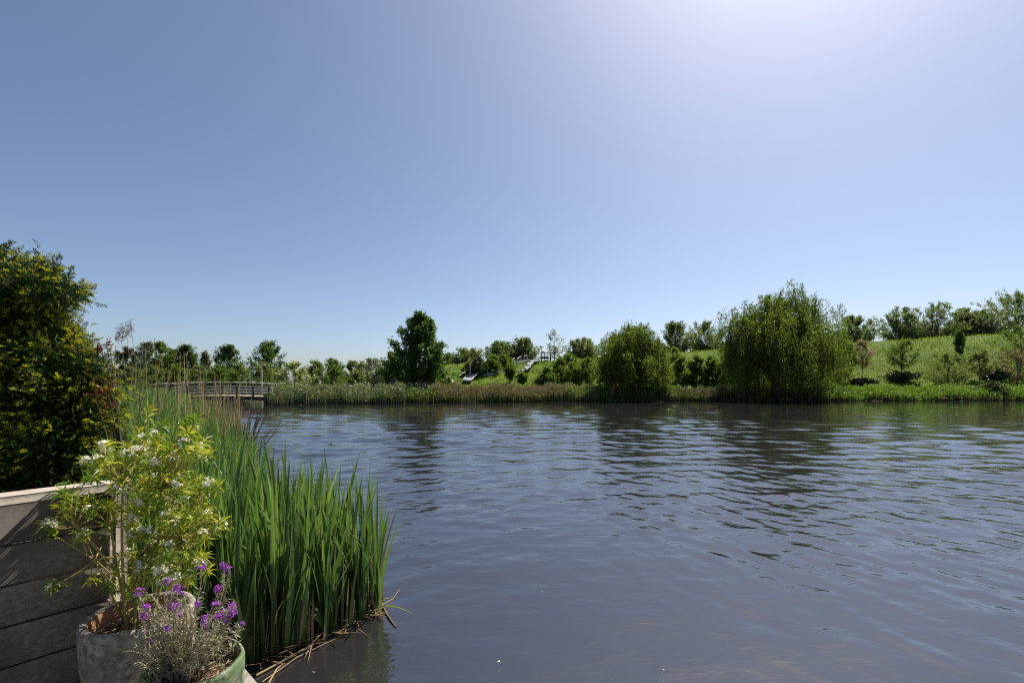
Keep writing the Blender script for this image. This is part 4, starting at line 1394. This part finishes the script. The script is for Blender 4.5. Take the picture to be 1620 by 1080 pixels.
def chute(name, label, pts_px, w, m_, rail, supports, lift):
    P = np.array([hit(*q) for q in pts_px])
    P[:, 2] += lift
    c = P[-1].copy()
    c[2] = float(ground_z(c[0], c[1]))
    t = thing(name, label, "slide", c)
    Q = P - c
    ch, sr = MB(), [MB(), MB()]
    for a, b in zip(Q[:-1], Q[1:]):
        ch.bar(a, b, w, .06)
        d_ = unit(b - a)
        sd_ = unit(np.cross(d_, UP))
        for k_, sg in enumerate((-1, 1)):
            sr[k_].bar(a + sd_ * sg * (w / 2 + .03) + UP * .05, b + sd_ * sg * (w / 2 + .03) + UP * .05, .05, .14)
    ch.build("chute", M[m_], t)
    for r_ in sr:
        r_.build("side_rail", M[rail], t)
    for k_ in supports:
        q = Q[k_]
        MB().tube([[q[0], q[1], q[2] - lift - .3], [q[0], q[1], q[2]]], .06, 6).build("support", M["dark_metal"], t)


chute("slide", "short wide grey metal slide low on the slope beside the lamp post", [(752, 594), (748, 597), (743, 602), (738, 607)], 1.0, "steel", "pale_metal", (0, 1, 2), .35)
chute("slide", "long grey metal slide running down from the viewing platform", [(866, 559), (860, 564), (853, 569), (846, 576), (840, 580), (836, 586), (832, 591), (826, 593), (818, 595)], .6, "steel", "steel", (2, 4, 5, 7), .55)
st = [((726, 604), (736, 597)), ((771, 593), (779, 587)), ((785, 588), (791, 582)), ((797, 583), (804, 578)), ((808, 579), (814, 574)), ((818, 576), (824, 571)), ((829, 571), (834, 567))]
c = hit(771, 593)
t = thing("hillside_stair", "grass stair up the slope marked by a broken line of pale handrails", "stair", c)
for a, b in st:
    A, B = hit(*a) - c, hit(*b) - c
    b_ = MB()
    b_.tube([A + UP * .75, B + UP * .75], .04, 6)
    b_.tube([A - UP * .2, A + UP * .75], .04, 5)
    b_.tube([B - UP * .2, B + UP * .75], .04, 5)
    b_.build("handrail", M["pale_metal"], t)
stp = MB()
A, B = hit(771, 594), hit(834, 569)
for k in range(26):
    q = A + (B - A) * (k / 25)
    q[2] = float(ground_z(q[0], q[1])) + .04
    stp.box(q - c, (1.3, .4, .16))
stp.build("steps", M["stone"], t)
c = hit(864, 568)
t = thing("viewing_platform", "small dark viewing platform with tall posts at the head of the long slide", "platform", c)
MB().box((0, .6, .45), (1.6, 1.3, .12)).build("floor", M["bridge_dark"], t)
for x_ in (-.85, -.3, .3, .85):
    MB().box((x_ * .84, -.05, .6), (.10, .10, 1.5)).build("post", M["dark_metal"], t)
for x_ in (-.85, .85):
    MB().box((x_ * .84, 1.2, .6), (.10, .10, 1.5)).build("post", M["dark_metal"], t)
MB().box((0, -.05, 1.22), (1.32, .05, .10)).box((0, -.05, .9), (1.32, .05, .07)).build("railing", M["bridge_dark"], t)
MB().box((-.46, .58, 1.40), (.4, 1.1, .08)).build("roof_board", M["bridge_dark"], t)
g = hit(706, 606)
MB().lathe((0, 0, 0), [(.001, .62), (.35, .58), (.75, .42), (.95, .2), (1.0, -.1)], 11).build("boulder", M["stone"], label="low grey boulder in the grass right of the big dark poplar", cat="boulder", loc=g)

# petals and fluff on the water
for (x, y, s_) in ((790, 1054, .016), (858, 940, .008), (1049, 1066, .010), (725, 953, .007)):
    Y = CH * F / (y - HY)
    a = rng.uniform(0, 6)
    d = np.array([[math.cos(a), math.sin(a), .1], [math.cos(a + 1.4), math.sin(a + 1.4), .15]])
    MB().leaves(np.zeros((2, 3)), d, unit(np.cross(d, UP)), s_ * .8, s_ * .6).build("floating_petal", M["white_fl"], label="tiny white petal floating on the near water", cat="petal", group="petals floating on the near water", loc=((x - CX) / F * Y, Y, .03))
